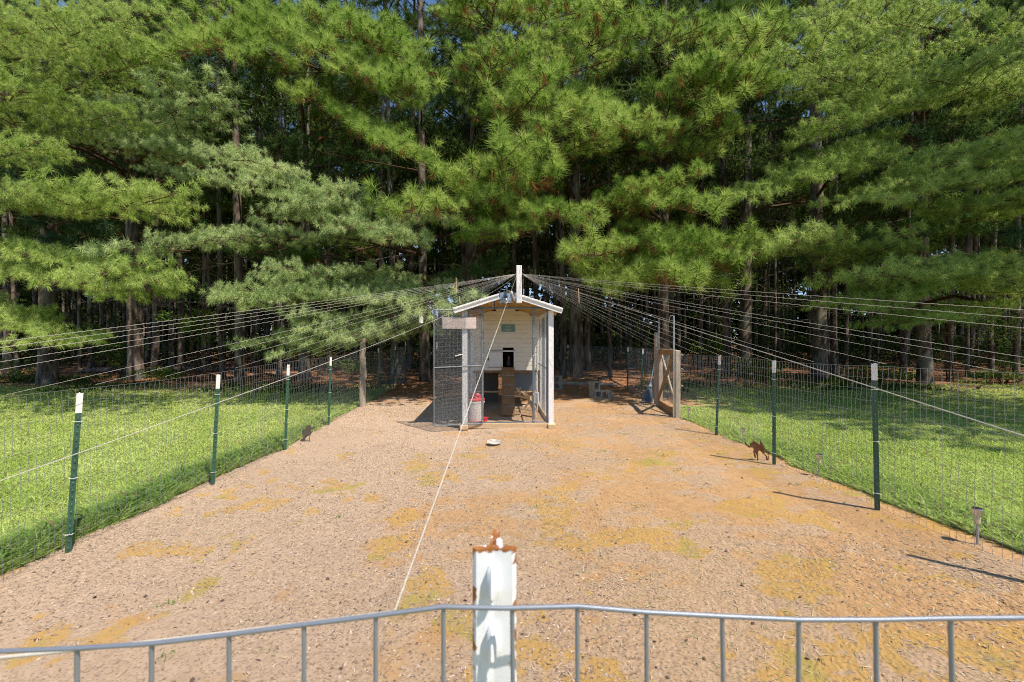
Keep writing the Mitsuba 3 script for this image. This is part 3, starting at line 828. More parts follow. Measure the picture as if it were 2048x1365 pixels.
V, F, C = chips(150000, 0.6, 12, 0.008, 0.030, [(0.33, 0.25, 0.20), (0.43, 0.35, 0.285), (0.235, 0.17, 0.13), (0.38, 0.28, 0.185), (0.49, 0.40, 0.32), (0.30, 0.24, 0.195), (0.40, 0.30, 0.20), (0.19, 0.14, 0.11), (0.45, 0.37, 0.30)], RC, chip_density)
scene['wood_chips'] = mikit.ply((V, F), 'm_litter', color=C); USED.add('wood_chips')
labels['wood_chips'] = {'label': 'scattered wood chips and bark litter on the dirt yard', 'category': 'wood chips', 'kind': 'stuff'}
V, F, C = chips(30000, 0.5, 6.0, 0.02, 0.07, [(0.36, 0.34, 0.17), (0.46, 0.38, 0.22), (0.30, 0.31, 0.15), (0.52, 0.42, 0.27)], RC,
                lambda x, y: np.clip((meshkit.fbm(np.stack([x, y, 0 * x], 1) * 0.8, 3, 55) - 0.42 + 0.05 * x) * 4, 0.02, 1), 0.004, 0.05)
scene['grass_clippings'] = mikit.ply((V, F), 'm_litter', color=C); USED.add('grass_clippings')
labels['grass_clippings'] = {'label': 'dry greenish grass clippings strewn on the dirt yard', 'category': 'clippings', 'kind': 'stuff'}
V, F, C = chips(900, 0.8, 12, 0.010, 0.030, [(0.13, 0.095, 0.07), (0.18, 0.13, 0.10), (0.10, 0.075, 0.06)], RC, None, 0.006, 0.7)
scene['dark_bark_bits'] = mikit.ply((V, F), 'm_litter', color=C); USED.add('dark_bark_bits')
labels['dark_bark_bits'] = {'label': 'dark bits of bark and droppings on the dirt yard', 'category': 'bark bits', 'kind': 'stuff'}
# pine straw under the trees
n = 30000
x = RC.uniform(-21, 21, n); y = RC.uniform(11.5, 20, n)
z = ground_z(x, y) + 0.01; az = RC.uniform(0, 2 * PI, n); L = RC.uniform(0.06, 0.16, n)
a = np.stack([np.cos(az), np.sin(az), RC.uniform(-0.1, 0.35, n)], 1) * L[:, None]
b = np.stack([-np.sin(az), np.cos(az), 0 * az], 1) * 0.007
c = np.stack([x, y, z], 1)
ins = (x > -4.0) & (x < 3.1) & (y < 16); c[ins, 2] = dirt_z(x[ins], y[ins]) + 0.006
V = np.stack([c - b, c + b, c + a], 1).reshape(-1, 3)
col = np.array([[0.27, 0.125, 0.06], [0.21, 0.105, 0.06], [0.34, 0.20, 0.105]])[RC.integers(3, size=n)]
scene['pine_straw'] = mikit.ply((V, np.arange(3 * n).reshape(-1, 3)), 'm_litter', color=np.repeat(col, 3, 0)); USED.add('pine_straw')
labels['pine_straw'] = {'label': 'reddish fallen pine straw under the trees', 'category': 'pine straw', 'kind': 'stuff'}

# ------------------------------------------------------------------ wire fences and T posts
def wire(a, b, r=0.0017, sides=5, kink=0.0, rng=None, n=2):
    t = np.linspace(0, 1, n)[:, None]
    p = np.asarray(a) * (1 - t) + np.asarray(b) * t
    if kink: p[1:-1] += rng.normal(0, kink, (n - 2, 3))
    return tube(p, r, sides, False)


RW = np.random.default_rng(61)


def t_post(foot, top, label, group, white=0.15, face=(0, -1), clips=3):
    """Steel T post: flange facing 'face', stem behind, white tip, wire clips."""
    foot, top = np.asarray(foot, float).copy(), np.asarray(top, float)
    foot[2] -= 0.06
    t = thing('fence_post', label, 'post', group)
    ax = top - foot; L = np.linalg.norm(ax); ax /= L
    f = np.array([face[0], face[1], 0.0]); f -= ax * (f @ ax); f /= np.linalg.norm(f)
    s = np.cross(ax, f)
    poly = Polygon([(-0.018, 0.0), (0.018, 0.0), (0.018, -0.004), (0.004, -0.005), (0.003, -0.036), (-0.003, -0.036), (-0.004, -0.005), (-0.018, -0.004)])
    v, fc = extrude(poly, 1.0)
    def seg(z0, z1, grow=1.0):
        w = v.copy(); w[:, :2] *= grow; w[:, 2] = z0 + w[:, 2] * (z1 - z0)
        return frame(w, foot, s, f, ax), fc
    part(t, 'shaft', seg(0, L - white), 'm_greenpost')
    part(t, 'white_tip', seg(L - white, L, 1.05), 'm_tip')
    st = []
    for z in np.arange(0.12, L - white - 0.02, 0.055):
        q = foot + ax * z + f * 0.003
        st.append((frame(np.asarray(box((0, 0, 0), (0.012, 0.007, 0.022), 0.003)[0]), q, s, f, ax), box((0, 0, 0), (0.012, 0.007, 0.022), 0.003)[1]))
    part(t, 'studs', cat(st), 'm_greenpost', stuff=True)
    for k in range(clips):
        z = L * (0.16 + 0.33 * k) + 0.02
        q = foot + ax * z
        part(t, 'wire_clip', tube([q + s * 0.026 + f * 0.004, q + s * 0.012 + f * 0.010, q - s * 0.012 + f * 0.010, q - s * 0.026 + f * 0.004, q - s * 0.02 - f * 0.012], 0.002, 5), 'm_tip')
    return t


POST_TOP = {}
ordl = ['nearest green steel post of the left fence', 'second green steel post of the left fence', 'third green steel post of the left fence', 'fourth green steel post of the left fence, before the wooden post']
for (tp, bt), p, lab in zip(LEFT, lp, ordl):
    top = at(*tp, p[1] - 0.0)
    t_post(p, top, lab + ', white tipped', None, 0.15, (0.75, -0.65)); POST_TOP[('L', round(p[1], 3))] = top
ordr = ['nearest green steel post of the right fence', 'second green steel post of the right fence, beside the rusty animal', 'third green steel post of the right fence, nearest the gate']
for (tp, bt), p, lab in zip(RIGHTP, rp, ordr):
    top = at(*tp, p[1]); t_post(p, top, lab + ', white tipped', None, 0.13, (-0.75, -0.65)); POST_TOP[('R', round(p[1], 3))] = top
z0 = top_z(2.96, 2.36)
t_post((2.96, 2.36, z0), (2.96, 2.36, z0 + 1.24), 'green steel post of the right fence out of view whose shadow falls across the yard', None, 0.15, (-0.75, -0.65))
for tp, bt, lab in [((757, 697), (756, 779), 'green steel post behind the left wooden post'), ((791, 692), (786, 781), 'leaning green steel post near the back left corner'), ((811, 684), (811, 767), 'dim steel post in the back left corner'),
                    ((1136, 690), (1137, 757), 'white tipped steel post of the back fence before the thickest trunk'), ((1256, 695), (1255, 784), 'white tipped steel post at the back right corner'), ((1286, 698), (1282, 800), 'white tipped steel post of the right fence beyond the gate')]:
    b = hit(*bt); t_post(b, at(*tp, b[1]), lab, None, 0.12, (0, -1), 1)


def fence(label, path, tops, bottoms, cell=0.0508, courses=12, individual=None, name='wire_fence', r=0.00115, sides=5, first=0.0):
    """Welded wire fence along a polyline in plan; tops/bottoms are heights at its points. Every wire is a part."""
    t = thing(name, label, 'fence')
    P = np.asarray(path, float); s = np.concatenate([[0], np.cumsum(np.linalg.norm(np.diff(P, axis=0), axis=1))])
    X = lambda q: np.array([np.interp(q, s, P[:, 0]), np.interp(q, s, P[:, 1])])
    wob = lambda q: 0.012 * math.sin(q * 2.1) + 0.008 * math.sin(q * 5.3 + 1)
    def pt(q, u):
        x = X(q); zt, zb = np.interp(q, s, tops), np.interp(q, s, bottoms)
        sag = 0.012 * math.sin(q * 1.7) * u
        b = 0.018 * math.sin(q * 3.1 + 4 * u) * (4 * u * (1 - u)) + wob(q) * 0.5
        return np.array([x[0] + b, x[1] + b * 0.3, zb + (zt - zb) * u + sag])
    qs = np.arange(first, s[-1], cell)
    extra = []
    for k, q in enumerate(qs):
        m = tube(np.array([pt(q, u) for u in np.linspace(0, 1, 5)]) + RW.normal(0, 0.0025, (5, 3)) * [1, 1, 0], r, sides, False)
        if individual is None or (individual[0] <= q <= individual[1] and k < 290 + int(individual[0] / cell)): part(t, 'vertical_wire', m, 'm_wire')
        else: extra.append(m)
    if extra: part(t, 'further_vertical_wires', cat(extra), 'm_wire', stuff=True)
    us = np.linspace(0, 1, courses + 1)
    for u in us:
        part(t, 'line_wire', tube([pt(q, u) for q in np.arange(0, s[-1] + 0.1, 0.22)], r * (1.25 if u in (0, 1) else 1.0), sides, False), 'm_wire')
    return t


def tops_left(y): return np.interp(y, [p[1] for p in lp], [at(*tp, p[1])[2] for (tp, _), p in zip(LEFT, lp)]) + 0.015
def tops_right(y): return np.interp(y, [p[1] for p in rp], [at(*tp, p[1])[2] for (tp, _), p in zip(RIGHTP, rp)]) - 0.01


yl = FL[:, 1]
lf = np.stack([FL[:, 0] - 0.04, yl], 1)[1:-1]
fence('welded wire fence along the left side of the yard', lf, [float(tops_left(y)) for y in lf[:, 1]], [top_z(x, y) + 0.01 for x, y in lf], individual=(1.0, 8.6))
rf = np.stack([FR[:, 0] + 0.03, FR[:, 1]], 1)[:6]
rf[-1] = [gate_a[0] + 0.04, gate_a[1] - 0.03]
rf[0, 1] = 1.2
fence('welded wire fence along the right side of the yard', rf, [float(tops_right(y)) for y in rf[:, 1]], [top_z(x, y) + 0.01 for x, y in rf], individual=(0.9, 8))
bf = np.array([[-3.80, 13.2], [-4.0, 15.8], [-1.0, 16.3], [1.75, 16.4], [2.98, 12.75], [2.97, 11.0], [gate_b[0] + 0.03, gate_b[1] + 0.15]])
fence('dim wire fence across the back of the yard under the trees', bf, [float(ground_z(*p)) + 1.22 for p in bf], [float(ground_z(*p)) + 0.02 for p in bf], individual=(0, 0), r=0.0016, sides=3)

# the fence right in front of the camera, its wires read off the photograph
ff = thing('wire_fence', 'welded wire fence close in the foreground with a bluish top wire', 'fence')
FY = 0.322
front = [(-300, 1326), (0, 1303), (150, 1297), (300, 1288), (455, 1270), (606, 1250), (750, 1232), (886, 1214), (1010, 1217), (1155, 1213), (1294, 1225), (1446, 1233), (1600, 1240), (1755, 1240), (1905, 1237), (2048, 1236), (2300, 1240)]
part(ff, 'top_wire', tube([at(x, y, FY) for x, y in front], 0.0017, 10), 'm_wire_near', True)
for x, y in front[2:8] + [(1024, 1216)] + front[9:15]:
    a = at(x, y, FY); dx = (x - 1024) / 910 * 0.004
    part(ff, 'vertical_wire', tube([a + [0, 0.0016, 0], a + [RW.normal(0, 0.001) + dx, 0.0025, -0.11], a + [dx, 0.002, -0.6], a + [0, 0.002, -1.1]], 0.0016, 8), 'm_wire_near', True)
for k in range(1, 4):
    part(ff, 'line_wire', tube([at(x, y, FY) + [0, 0.0018, -0.105 * k] for x, y in front], 0.0015, 8), 'm_wire_near', True)

# foreground T post, white with rust
fp = thing('fence_post', 'white painted steel post with rusty edges close in the foreground', 'post')
tp = at(989, 1096, 0.348); wid = 88 * 0.348 / 910
poly = Polygon([(-wid / 2, 0.0), (-wid / 2 + 0.003, -0.003), (-0.006, -0.002), (0.0, -0.001), (0.006, -0.002), (wid / 2 - 0.003, -0.003), (wid / 2, 0), (wid / 2, 0.003), (0.004, 0.005), (0.003, 0.035), (-0.003, 0.035), (-0.004, 0.005), (-wid / 2, 0.003)])
v, f = extrude(poly, 1.42)
m = trimesh.Trimesh(v, f).subdivide_to_size(0.05)
vv = np.asarray(m.vertices).copy(); edge = np.abs(vv[:, 0]) > wid / 2 - 0.004
vv[edge, 0] += (meshkit.noise(vv[edge] * [1, 1, 60], 4) - 0.5) * 0.002
part(fp, 'shaft', (vv + [tp[0], tp[1], tp[2] - 1.42], m.faces), 'm_rustpaint', 30)
v, f = extrude(Polygon([(-0.004, 0), (0.005, 0), (0.0048, 0.0035), (0.003, 0.0055), (-0.001, 0.004)]), 0.004)
part(fp, 'stem_tip', (frame(v, tp + [0.0008, 0.004, -0.001], (1, 0, 0), (0, 0, 1), (0, 1, 0)), f[:, ::-1]), 'm_rustpaint')
for k, py in enumerate((1160, 1280)):
    c = at(985, py, 0.345)
    v, f = box((0, 0, 0), (0.0068, 0.014, 0.024), 0.003)
    v = np.asarray(v).copy(); v[:, 1] -= np.where(v[:, 1] < 0, (0.012 - v[:, 2]) * 0.18, 0)
    part(fp, 'stud', (v + c + [0, -0.001, 0], f), 'm_rustpaint', 40)

# weathered wooden post of the left fence
tw = at(727, 677, wood_base[1])
k = np.linspace(0, 1, 14)
pts = wood_base + (tw - wood_base) * k[:, None] + np.stack([RW.normal(0, 0.012, 14), RW.normal(0, 0.012, 14), 0 * k], 1); pts[0, 2] -= 0.15
single('wooden_post', 'weathered grey wooden fence post leaning at the end of the left fence', 'post', tube(pts, 0.062 + RW.normal(0, 0.006, 14), 9), 'm_wood_grey', 40)

# ------------------------------------------------------------------ chicken coop
CO = np.array([at(1016, 858, 7.46)[0], 7.46]); CA = math.atan2(0.10, 1.94)
CZ = top_z(CO[0], CO[1])
EXc, EYc = np.array([math.cos(CA), math.sin(CA), 0]), np.array([-math.sin(CA), math.cos(CA), 0])


def C(mesh):
    return frame(np.asarray(mesh[0], float), [CO[0], CO[1], CZ], EXc, EYc, (0, 0, 1)), mesh[1]


def Cp(x, y, z): return np.array([CO[0], CO[1], CZ]) + EXc * x + EYc * y + np.array([0, 0, z])


coop = thing('chicken_coop', 'white wooden chicken coop with a gable roof and wire mesh sides', 'chicken coop')
HW = 0.705
for sx in (-1, 1):
    part(coop, 'front_post', C(box((sx * HW, 0, 0.99), (0.086, 0.086, 1.86), 0.005)), 'm_white')
    part(coop, 'post_block', C(box((sx * HW + 0.01 * sx, -0.03, 0.03), (0.13, 0.20, 0.075), 0.006)), 'm_sill')
    part(coop, 'rear_post', C(box((sx * HW, 3.2, 0.99), (0.086, 0.086, 1.86), 0.005)), 'm_white')
    part(coop, 'middle_post', C(box((sx * (HW - 0.01), 1.55, 0.99), (0.04, 0.04, 1.86), 0.003)), 'm_white')
    part(coop, 'middle_post', C(box((sx * (HW - 0.01), 0.75, 0.99), (0.025, 0.03, 1.86), 0.003)), 'm_white')
    part(coop, 'side_rail', C(box((sx * HW, 0.99, 1.90), (0.05, 1.86, 0.06), 0.004)), 'm_white')
    part(coop, 'side_sill', C(box((sx * HW, 1.6, 0.04), (0.045, 3.1, 0.09), 0.004)), 'm_sill')
part(coop, 'front_sill', C(box((0.0, -0.01, 0.035), (1.32, 0.045, 0.085), 0.005)), 'm_sill')
# roof: two plywood slopes with white fascias
RX, RZ0, RZ1 = 0.875, 1.955, 2.235
for sx in (-1, 1):
    part(coop, 'roof_panel', C(beam((sx * 0.005, 1.62, RZ1 - 0.02), (sx * RX, 1.62, RZ0 - 0.02), 0.02, 3.46, (0, 0, 1))), 'm_ply')
    part(coop, 'roof_sheet', C(beam((sx * 0.0, 1.62, RZ1 - 0.002), (sx * (RX + 0.01), 1.62, RZ0 - 0.005), 0.012, 3.50, (0, 0, 1))), 'm_galv')
    x0 = -0.15 if sx < 0 else 0.10
    za = RZ1 - (abs(x0) / RX) * (RZ1 - RZ0)
    part(coop, 'fascia', C(beam((x0, -0.135, za - 0.048), (sx * RX, -0.135, RZ0 - 0.048), 0.090, 0.025, (0, 0, 1))), 'm_white')
    part(coop, 'fascia_trim', C(beam((x0, -0.158, za - 0.016), (sx * (RX + 0.005), -0.158, RZ0 - 0.016), 0.030, 0.02, (0, 0, 1))), 'm_white')
    for yy in np.linspace(0.35, 3.0, 6):
        part(coop, 'rafter', C(beam((sx * 0.01, yy, RZ1 - 0.07), (sx * (RX - 0.03), yy, RZ0 - 0.065), 0.07, 0.035, (0, 0, 1))), 'm_ply')
part(coop, 'gable_plate', C(box((-0.035, -0.125, 2.135), (0.20, 0.02, 0.12), 0.003)), 'm_bluegrey')
part(coop, 'gable_plate', C(beam((0.055, -0.15, 2.225), (0.105, -0.15, 2.07), 0.03, 0.02, (1, 0, 0))), 'm_white')
mast_x = at(1037, 570, 7.3)[0] - CO[0]
mz0, mz1 = 2.03, at(1037, 532, 7.3)[2] - CZ
part(coop, 'mast', C(box((mast_x, -0.20, (mz0 + mz1) / 2), (0.088, 0.06, mz1 - mz0), 0.004)), 'm_white', label='tall white mast the strings are tied to')
# front metal frame
def pipe(a, b, r=0.016): return tube([Cp(*a), Cp(*b)], r, 8)
for x in (-0.418, 0.418):
    part(coop, 'frame_pipe', pipe((x, 0.0, 0.08), (x, 0.0, 1.97), 0.019), 'm_pipe', 40)
    for z in (0.12, 0.55, 1.18, 1.5):
        part(coop, 'bolt', C(box((x, -0.022, z), (0.014, 0.012, 0.014), 0.003)), 'm_tip')
part(coop, 'frame_pipe', pipe((-0.66, 0, 1.965), (0.66, 0, 1.965), 0.017), 'm_pipe', 40)
part(coop, 'frame_pipe', pipe((-0.66, 0, 0.085), (0.66, 0, 0.085), 0.012), 'm_pipe', 40)
for sx in (-1, 1):
    part(coop, 'frame_pipe', pipe((sx * 0.645, 0.02, 0.08), (sx * 0.645, 0.02, 1.95), 0.012), 'm_pipe', 40)
    part(coop, 'frame_pipe', pipe((sx * 0.665, 0.05, 0.95), (sx * 0.665, 1.9, 0.95), 0.012), 'm_pipe', 40)


def cloth(o, ex, ey, w, h, cell=0.0127, r=0.0006):
    """Hardware cloth: thin square-mesh wires."""
    o, ex, ey = (np.asarray(k, float) for k in (o, ex, ey)); out = []
    for q in np.arange(0, w, cell): out.append(tube([o + ex * q, o + ex * q + ey * h], r, 3, False))
    for q in np.arange(0, h, cell): out.append(tube([o + ey * q, o + ey * q + ex * w], r, 3, False))
    return cat(out)


for sx in (-1, 1):
    part(coop, 'side_mesh', cloth(Cp(sx * 0.70, 0.06, 0.08), EYc, (0, 0, 1), 1.86, 1.8), 'm_mesh', stuff=True)
    part(coop, 'front_mesh', cloth(Cp(-0.66 if sx < 0 else 0.43, 0.008, 0.09), EXc, (0, 0, 1), 0.23, 1.86), 'm_mesh', stuff=True)

# the open mesh door, swung to the left
DR = at(964, 850, 7.40); DL = at(868, 856, 7.22)
dz0, dz1 = at(868, 852, 7.22)[2], at(868, 620, 7.22)[2]
dr0, dl0 = np.array([DR[0], DR[1], dz0]), np.array([DL[0], DL[1], dz0])
dv = np.array([0, 0, dz1 - dz0]); de = (dr0 - dl0); dw = np.linalg.norm(de); de = de / dw
for a, b in ((dl0, dl0 + dv), (dr0, dr0 + dv), (dl0, dr0), (dl0 + dv, dr0 + dv), (dl0 + dv * 0.5, dr0 + dv * 0.515)):
    part(coop, 'door_frame', tube([a, b], 0.011, 8), 'm_doorframe', 40)
part(coop, 'door_mesh', cloth(dl0 + [0, 0.004, 0], de, (0, 0, 1), dw, dv[2], r=0.0009), 'm_mesh', stuff=True, label='fine wire mesh of the open door')
part(coop, 'door_latch', cat([tube([dl0 + dv * 0.66 + de * 0.045, dl0 + dv * 0.72 + de * 0.045], 0.007, 6), box(dl0 + dv * 0.69 + de * 0.05, (0.012, 0.02, 0.05), 0.002)]), 'm_galv')
part(coop, 'door_handle', tube([dl0 + dv * 0.60 + de * 0.34 + [0, -0.012, 0], dl0 + dv * 0.615 + de * 0.46 + [0, -0.012, 0]], 0.008, 6), 'm_tip')
sb, st = at(884, 658, 7.27), at(952, 635, 7.36)
single('plank_sign', 'pale blank wooden plank hung on the open mesh door', 'sign', beam((sb[0], sb[1] + 0.02, (sb[2] + st[2]) / 2), (st[0], st[1] + 0.02, (sb[2] + st[2]) / 2), st[2] - sb[2], 0.018), 'm_pink')

# hen house at the back of the coop: siding boards, pop door, ramp
BY, BZ0, BZ1 = 1.94, 0.80, 2.215
ox0, ox1, oz0, oz1 = -0.06, 0.166, 0.875, 1.185
nb = 15; bh = (BZ1 - BZ0) / nb


def roof_half(z): return max(0.05, min(0.685, (RZ1 - 0.05 - z) / (RZ1 - RZ0) * RX))


for k in range(nb):
    a, b = BZ0 + k * bh, BZ0 + (k + 1) * bh
    w = roof_half(b)
    spans = [(-w, w)] if b <= oz0 or a >= oz1 else [(-w, ox0), (ox1, w)]
    for u0, u1 in spans:
        v, f = box(((u0 + u1) / 2, BY + 0.011, (a + b) / 2), (u1 - u0, 0.018, bh - 0.003), 0.0015)
        v = np.asarray(v).copy(); v[:, 1] += (v[:, 2] - a) / bh * 0.006
        part(coop, 'siding_board', C((v, f)), 'm_siding')
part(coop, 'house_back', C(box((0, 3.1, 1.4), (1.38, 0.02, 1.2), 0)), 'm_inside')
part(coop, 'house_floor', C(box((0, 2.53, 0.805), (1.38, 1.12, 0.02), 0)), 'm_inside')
for sx in (-1, 1):
    part(coop, 'house_side', C(box((sx * 0.69, 2.55, 1.38), (0.018, 1.16, 1.15), 0.002)), 'm_white')
    part(coop, 'corner_trim', C(box((sx * 0.672, BY - 0.006, 1.32), (0.045, 0.02, 1.04), 0.003)), 'm_white')
part(coop, 'pop_door_frame', C(cat([box((ox0 - 0.012, BY - 0.006, 1.03), (0.024, 0.022, 0.33), 0.002), box((ox1 + 0.012, BY - 0.006, 1.03), (0.024, 0.022, 0.33), 0.002), box((0.053, BY - 0.006, oz1 + 0.012), (0.25, 0.022, 0.024), 0.002)])), 'm_white')
pd = part(coop, 'pop_door', C(box((-0.215, BY - 0.028, 1.03), (0.262, 0.02, 0.30), 0.003)), 'm_white_plain', label='small sliding pop door pushed open')
part(pd, 'handle', C(box((-0.355, BY - 0.045, 1.035), (0.016, 0.02, 0.055), 0.003)), 'm_black')
part(coop, 'door_track', C(cat([box((-0.08, BY - 0.012, 1.215), (0.56, 0.02, 0.018), 0.002), box((-0.22, BY - 0.012, 0.865), (0.30, 0.02, 0.015), 0.002)])), 'm_galv')
part(coop, 'pull_cord', tube([Cp(-0.69, BY - 0.025, 1.03), Cp(-0.35, BY - 0.025, 1.035), Cp(-0.08, BY - 0.025, 1.035)], 0.003, 5), 'm_pipe')
# ramp: five boards and three cleats
ra, rb = np.array([0.05, BY - 0.03, 0.865]), np.array([0.03, 1.06, 0.015])
for k in range(5):
    a, b = ra + (rb - ra) * (k / 5 + 0.003), ra + (rb - ra) * ((k + 1) / 5 - 0.003)
    part(coop, 'ramp_board', C(beam(a, b, 0.018, 0.255, (0, -0.6, 0.8))), 'm_wood_brown')
for q in (0.19, 0.40, 0.62, 0.83):
    c = ra + (rb - ra) * q + [0, -0.013, 0.012]
    part(coop, 'ramp_cleat', C(box(c, (0.25, 0.018, 0.018), 0.003)), 'm_wood_grey')
# under the hen house
part(coop, 'under_panel', C(box((0.02, 2.35, 0.56), (0.18, 0.015, 0.44), 0.002)), 'm_white')
part(coop, 'under_panel', C(box((0.40, 2.35, 0.56), (0.52, 0.015, 0.46), 0.002)), 'm_pipe')
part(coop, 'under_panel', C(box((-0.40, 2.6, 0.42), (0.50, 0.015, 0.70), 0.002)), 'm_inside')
part(coop, 'house_bearer', C(box((0, 2.0, 0.77), (1.36, 0.05, 0.045), 0.003)), 'm_wood_brown')
part(coop, 'perch', C(tube([(-0.66, 1.95, 0.36), (0.66, 1.95, 0.355)], 0.017, 8)), 'm_bleached', 40)
part(coop, 'white_strip', C(box((0.60, 1.30, 0.62), (0.022, 0.022, 1.1), 0.003)), 'm_white')

single('driftwood_perch', 'gnarled pale branch standing inside the coop right of the ramp', 'branch',
       cat([tube([Cp(0.20, 1.25, 0.50), Cp(0.25, 1.2, 0.46), Cp(0.33, 1.15, 0.42), Cp(0.42, 1.1, 0.33), Cp(0.50, 1.05, 0.16), Cp(0.55, 1.0, -0.02)], [0.030, 0.020, 0.036, 0.044, 0.035, 0.03], 9),
            tube([Cp(0.28, 1.19, 0.44), Cp(0.22, 1.15, 0.37), Cp(0.17, 1.14, 0.365)], [0.02, 0.017, 0.022], 7),
            tube([Cp(0.24, 1.2, 0.47), Cp(0.27, 1.2, 0.53)], [0.02, 0.012], 7),
            tube([Cp(0.44, 1.08, 0.28), Cp(0.30, 1.0, 0.12), Cp(0.22, 0.95, -0.02)], [0.016, 0.012, 0.012], 6)]), 'm_bleached', 50)
single('egg_box', 'small white plastic box hung on the right side of the coop', 'box', C(box((0.54, 0.95, 0.36), (0.11, 0.07, 0.21), 0.008)), 'm_white_plain')

# teal sign with pale marks
ts = thing('wall_sign', 'small weathered teal sign on the white siding above the pop door', 'sign')
part(ts, 'board', C(box((0.05, BY - 0.012, 1.675), (0.28, 0.012, 0.155), 0.002)), 'm_teal')
mk = []
for cx in (0.025, 0.085):
    pl = Polygon([(0, 0.012), (0.006, 0.026), (0.014, 0.024), (0.012, 0.012), (0.024, 0.008), (0.03, 0.018), (0.03, 0.002), (0.018, -0.008), (0.006, -0.004)])
    v, f = extrude(pl, 0.003); mk.append((np.stack([v[:, 0] + cx - 0.03, BY - 0.0185 - v[:, 2], v[:, 1] + 1.70], 1), f))
mk += [box((0.055, BY - 0.0200, 1.650), (0.13, 0.003, 0.010), 0), box((0.05, BY - 0.0200, 1.632), (0.09, 0.003, 0.006), 0)]
part(ts, 'pale_marks', C(cat(mk)), 'm_cream')

# barn lamp under the gable
lamp = thing('barn_lamp', 'round metal barn lamp with black bracket under the gable', 'lamp')
lc = np.array([-0.04, -0.24, 0])
part(lamp, 'shade', C(lathe([(0.022, 2.105), (0.035, 2.10), (0.045, 2.075), (0.085, 2.055), (0.118, 2.03), (0.122, 2.024), (0.114, 2.026), (0.08, 2.045), (0.035, 2.065), (0.0, 2.07)], 32, lc)), 'm_lamp', 40)
part(lamp, 'bracket', C(cat([tube([lc + [0, 0, 2.09], lc + [0, 0.01, 2.17], lc + [0, 0.05, 2.235], lc + [0, 0.11, 2.20]], 0.014, 8), box(lc + [0, 0.0, 2.125], (0.05, 0.05, 0.045), 0.006), box(lc + [0, 0.02, 2.255], (0.02, 0.02, 0.05), 0.004)])), 'm_black', 40)
part(lamp, 'bulb', C(lathe([(0.0, 2.02), (0.02, 2.025), (0.028, 2.045), (0.02, 2.07)], 16, lc)), 'm_white_plain', True)
part(lamp, 'pull_chain', C(tube([lc + [-0.18, 0.02, 2.06], lc + [-0.18, 0.02, 1.93]], 0.009, 6)), 'm_black')

# feeder bucket with red lid and red tray
fb = at(951, 846, 7.93); fz = top_z(fb[0], fb[1]); fo = np.array([fb[0], fb[1], fz])
feeder = thing('poultry_feeder', 'white plastic poultry feeder with a red lid and red tray', 'feeder')
part(feeder, 'bucket', lathe([(0.0, 0.04), (0.125, 0.04), (0.128, 0.05), (0.15, 0.36), (0.158, 0.365), (0.158, 0.405), (0.15, 0.41), (0.0, 0.41)], 36, fo), 'm_bucket', 40)
part(feeder, 'tray', lathe([(0.0, 0.012), (0.17, 0.012), (0.185, 0.02), (0.192, 0.065), (0.184, 0.066), (0.178, 0.03), (0.0, 0.025)], 36, fo), 'm_red', 40)
part(feeder, 'lid', lathe([(0.162, 0.40), (0.164, 0.425), (0.15, 0.44), (0.10, 0.452), (0.06, 0.475), (0.0, 0.48)], 36, fo), 'm_red', 40)
part(feeder, 'lid_grip', cat([tube([fo + [-0.10, -0.02, 0.445], fo + [-0.04, -0.05, 0.505], fo + [0.05, -0.05, 0.50], fo + [0.11, -0.02, 0.44]], [0.03, 0.04, 0.038, 0.025], 9), tube([fo + [-0.02, -0.09, 0.49], fo + [0.06, -0.14, 0.43]], [0.02, 0.012], 8)]), 'm_red', True)
single('red_bowl', 'small red bowl on the dirt right of the feeder', 'bowl', lathe([(0, 0.01), (0.05, 0.01), (0.072, 0.07), (0.066, 0.07), (0.045, 0.02), (0, 0.02)], 24, at(969, 838, 8.1) * [1, 1, 0] + [0, 0, top_z(at(969, 838, 8.1)[0], 8.1)]), 'm_red', 40)

# the dark hen looking out of the pop door
hen = thing('hen', 'dark feathered hen sitting inside the pop door opening', 'hen')
import manifold3d as m3
def ball(c, r, s=(1, 1, 1)): return m3.Manifold.sphere(1.0, 24).scale([r * k for k in s]).translate(list(map(float, c)))
hc = np.array([0.065, BY + 0.20, 0.83])
body = m3.Manifold.batch_hull([ball(hc + [0, 0.08, 0.085], 0.085), ball(hc + [0, -0.03, 0.09], 0.078)]) + m3.Manifold.batch_hull([ball(hc + [0, -0.05, 0.13], 0.055), ball(hc + [0.0, -0.09, 0.235], 0.028)]) + ball(hc + [0, -0.10, 0.245], 0.030, (0.85, 1.1, 1)) + m3.Manifold.batch_hull([ball(hc + [0, 0.13, 0.12], 0.04), ball(hc + [0, 0.24, 0.22], 0.02)])
mm = body.refine_to_length(0.012).to_mesh(); tm = trimesh.Trimesh(mm.vert_properties[:, :3], mm.tri_verts); trimesh.smoothing.filter_taubin(tm, iterations=8)
part(hen, 'body', C((tm.vertices, tm.faces)), 'm_feather', True)
part(hen, 'comb', C(extrude(Polygon([(0, 0), (0.012, 0.022), (0.018, 0.010), (0.026, 0.026), (0.033, 0.010), (0.042, 0.018), (0.045, 0)]), 0.006)) if False else C((frame(extrude(Polygon([(0, 0), (0.012, 0.022), (0.018, 0.010), (0.026, 0.026), (0.033, 0.010), (0.042, 0.018), (0.045, 0)]), 0.006)[0], hc + [-0.003, -0.135, 0.268], (0, 1, 0), (0, 0, 1), (1, 0, 0)), extrude(Polygon([(0, 0), (0.012, 0.022), (0.018, 0.010), (0.026, 0.026), (0.033, 0.010), (0.042, 0.018), (0.045, 0)]), 0.006)[1])), 'm_red')
part(hen, 'beak', C(tube([hc + [0, -0.128, 0.245], hc + [0, -0.155, 0.236]], [0.009, 0.001], 6)), 'm_bleached')
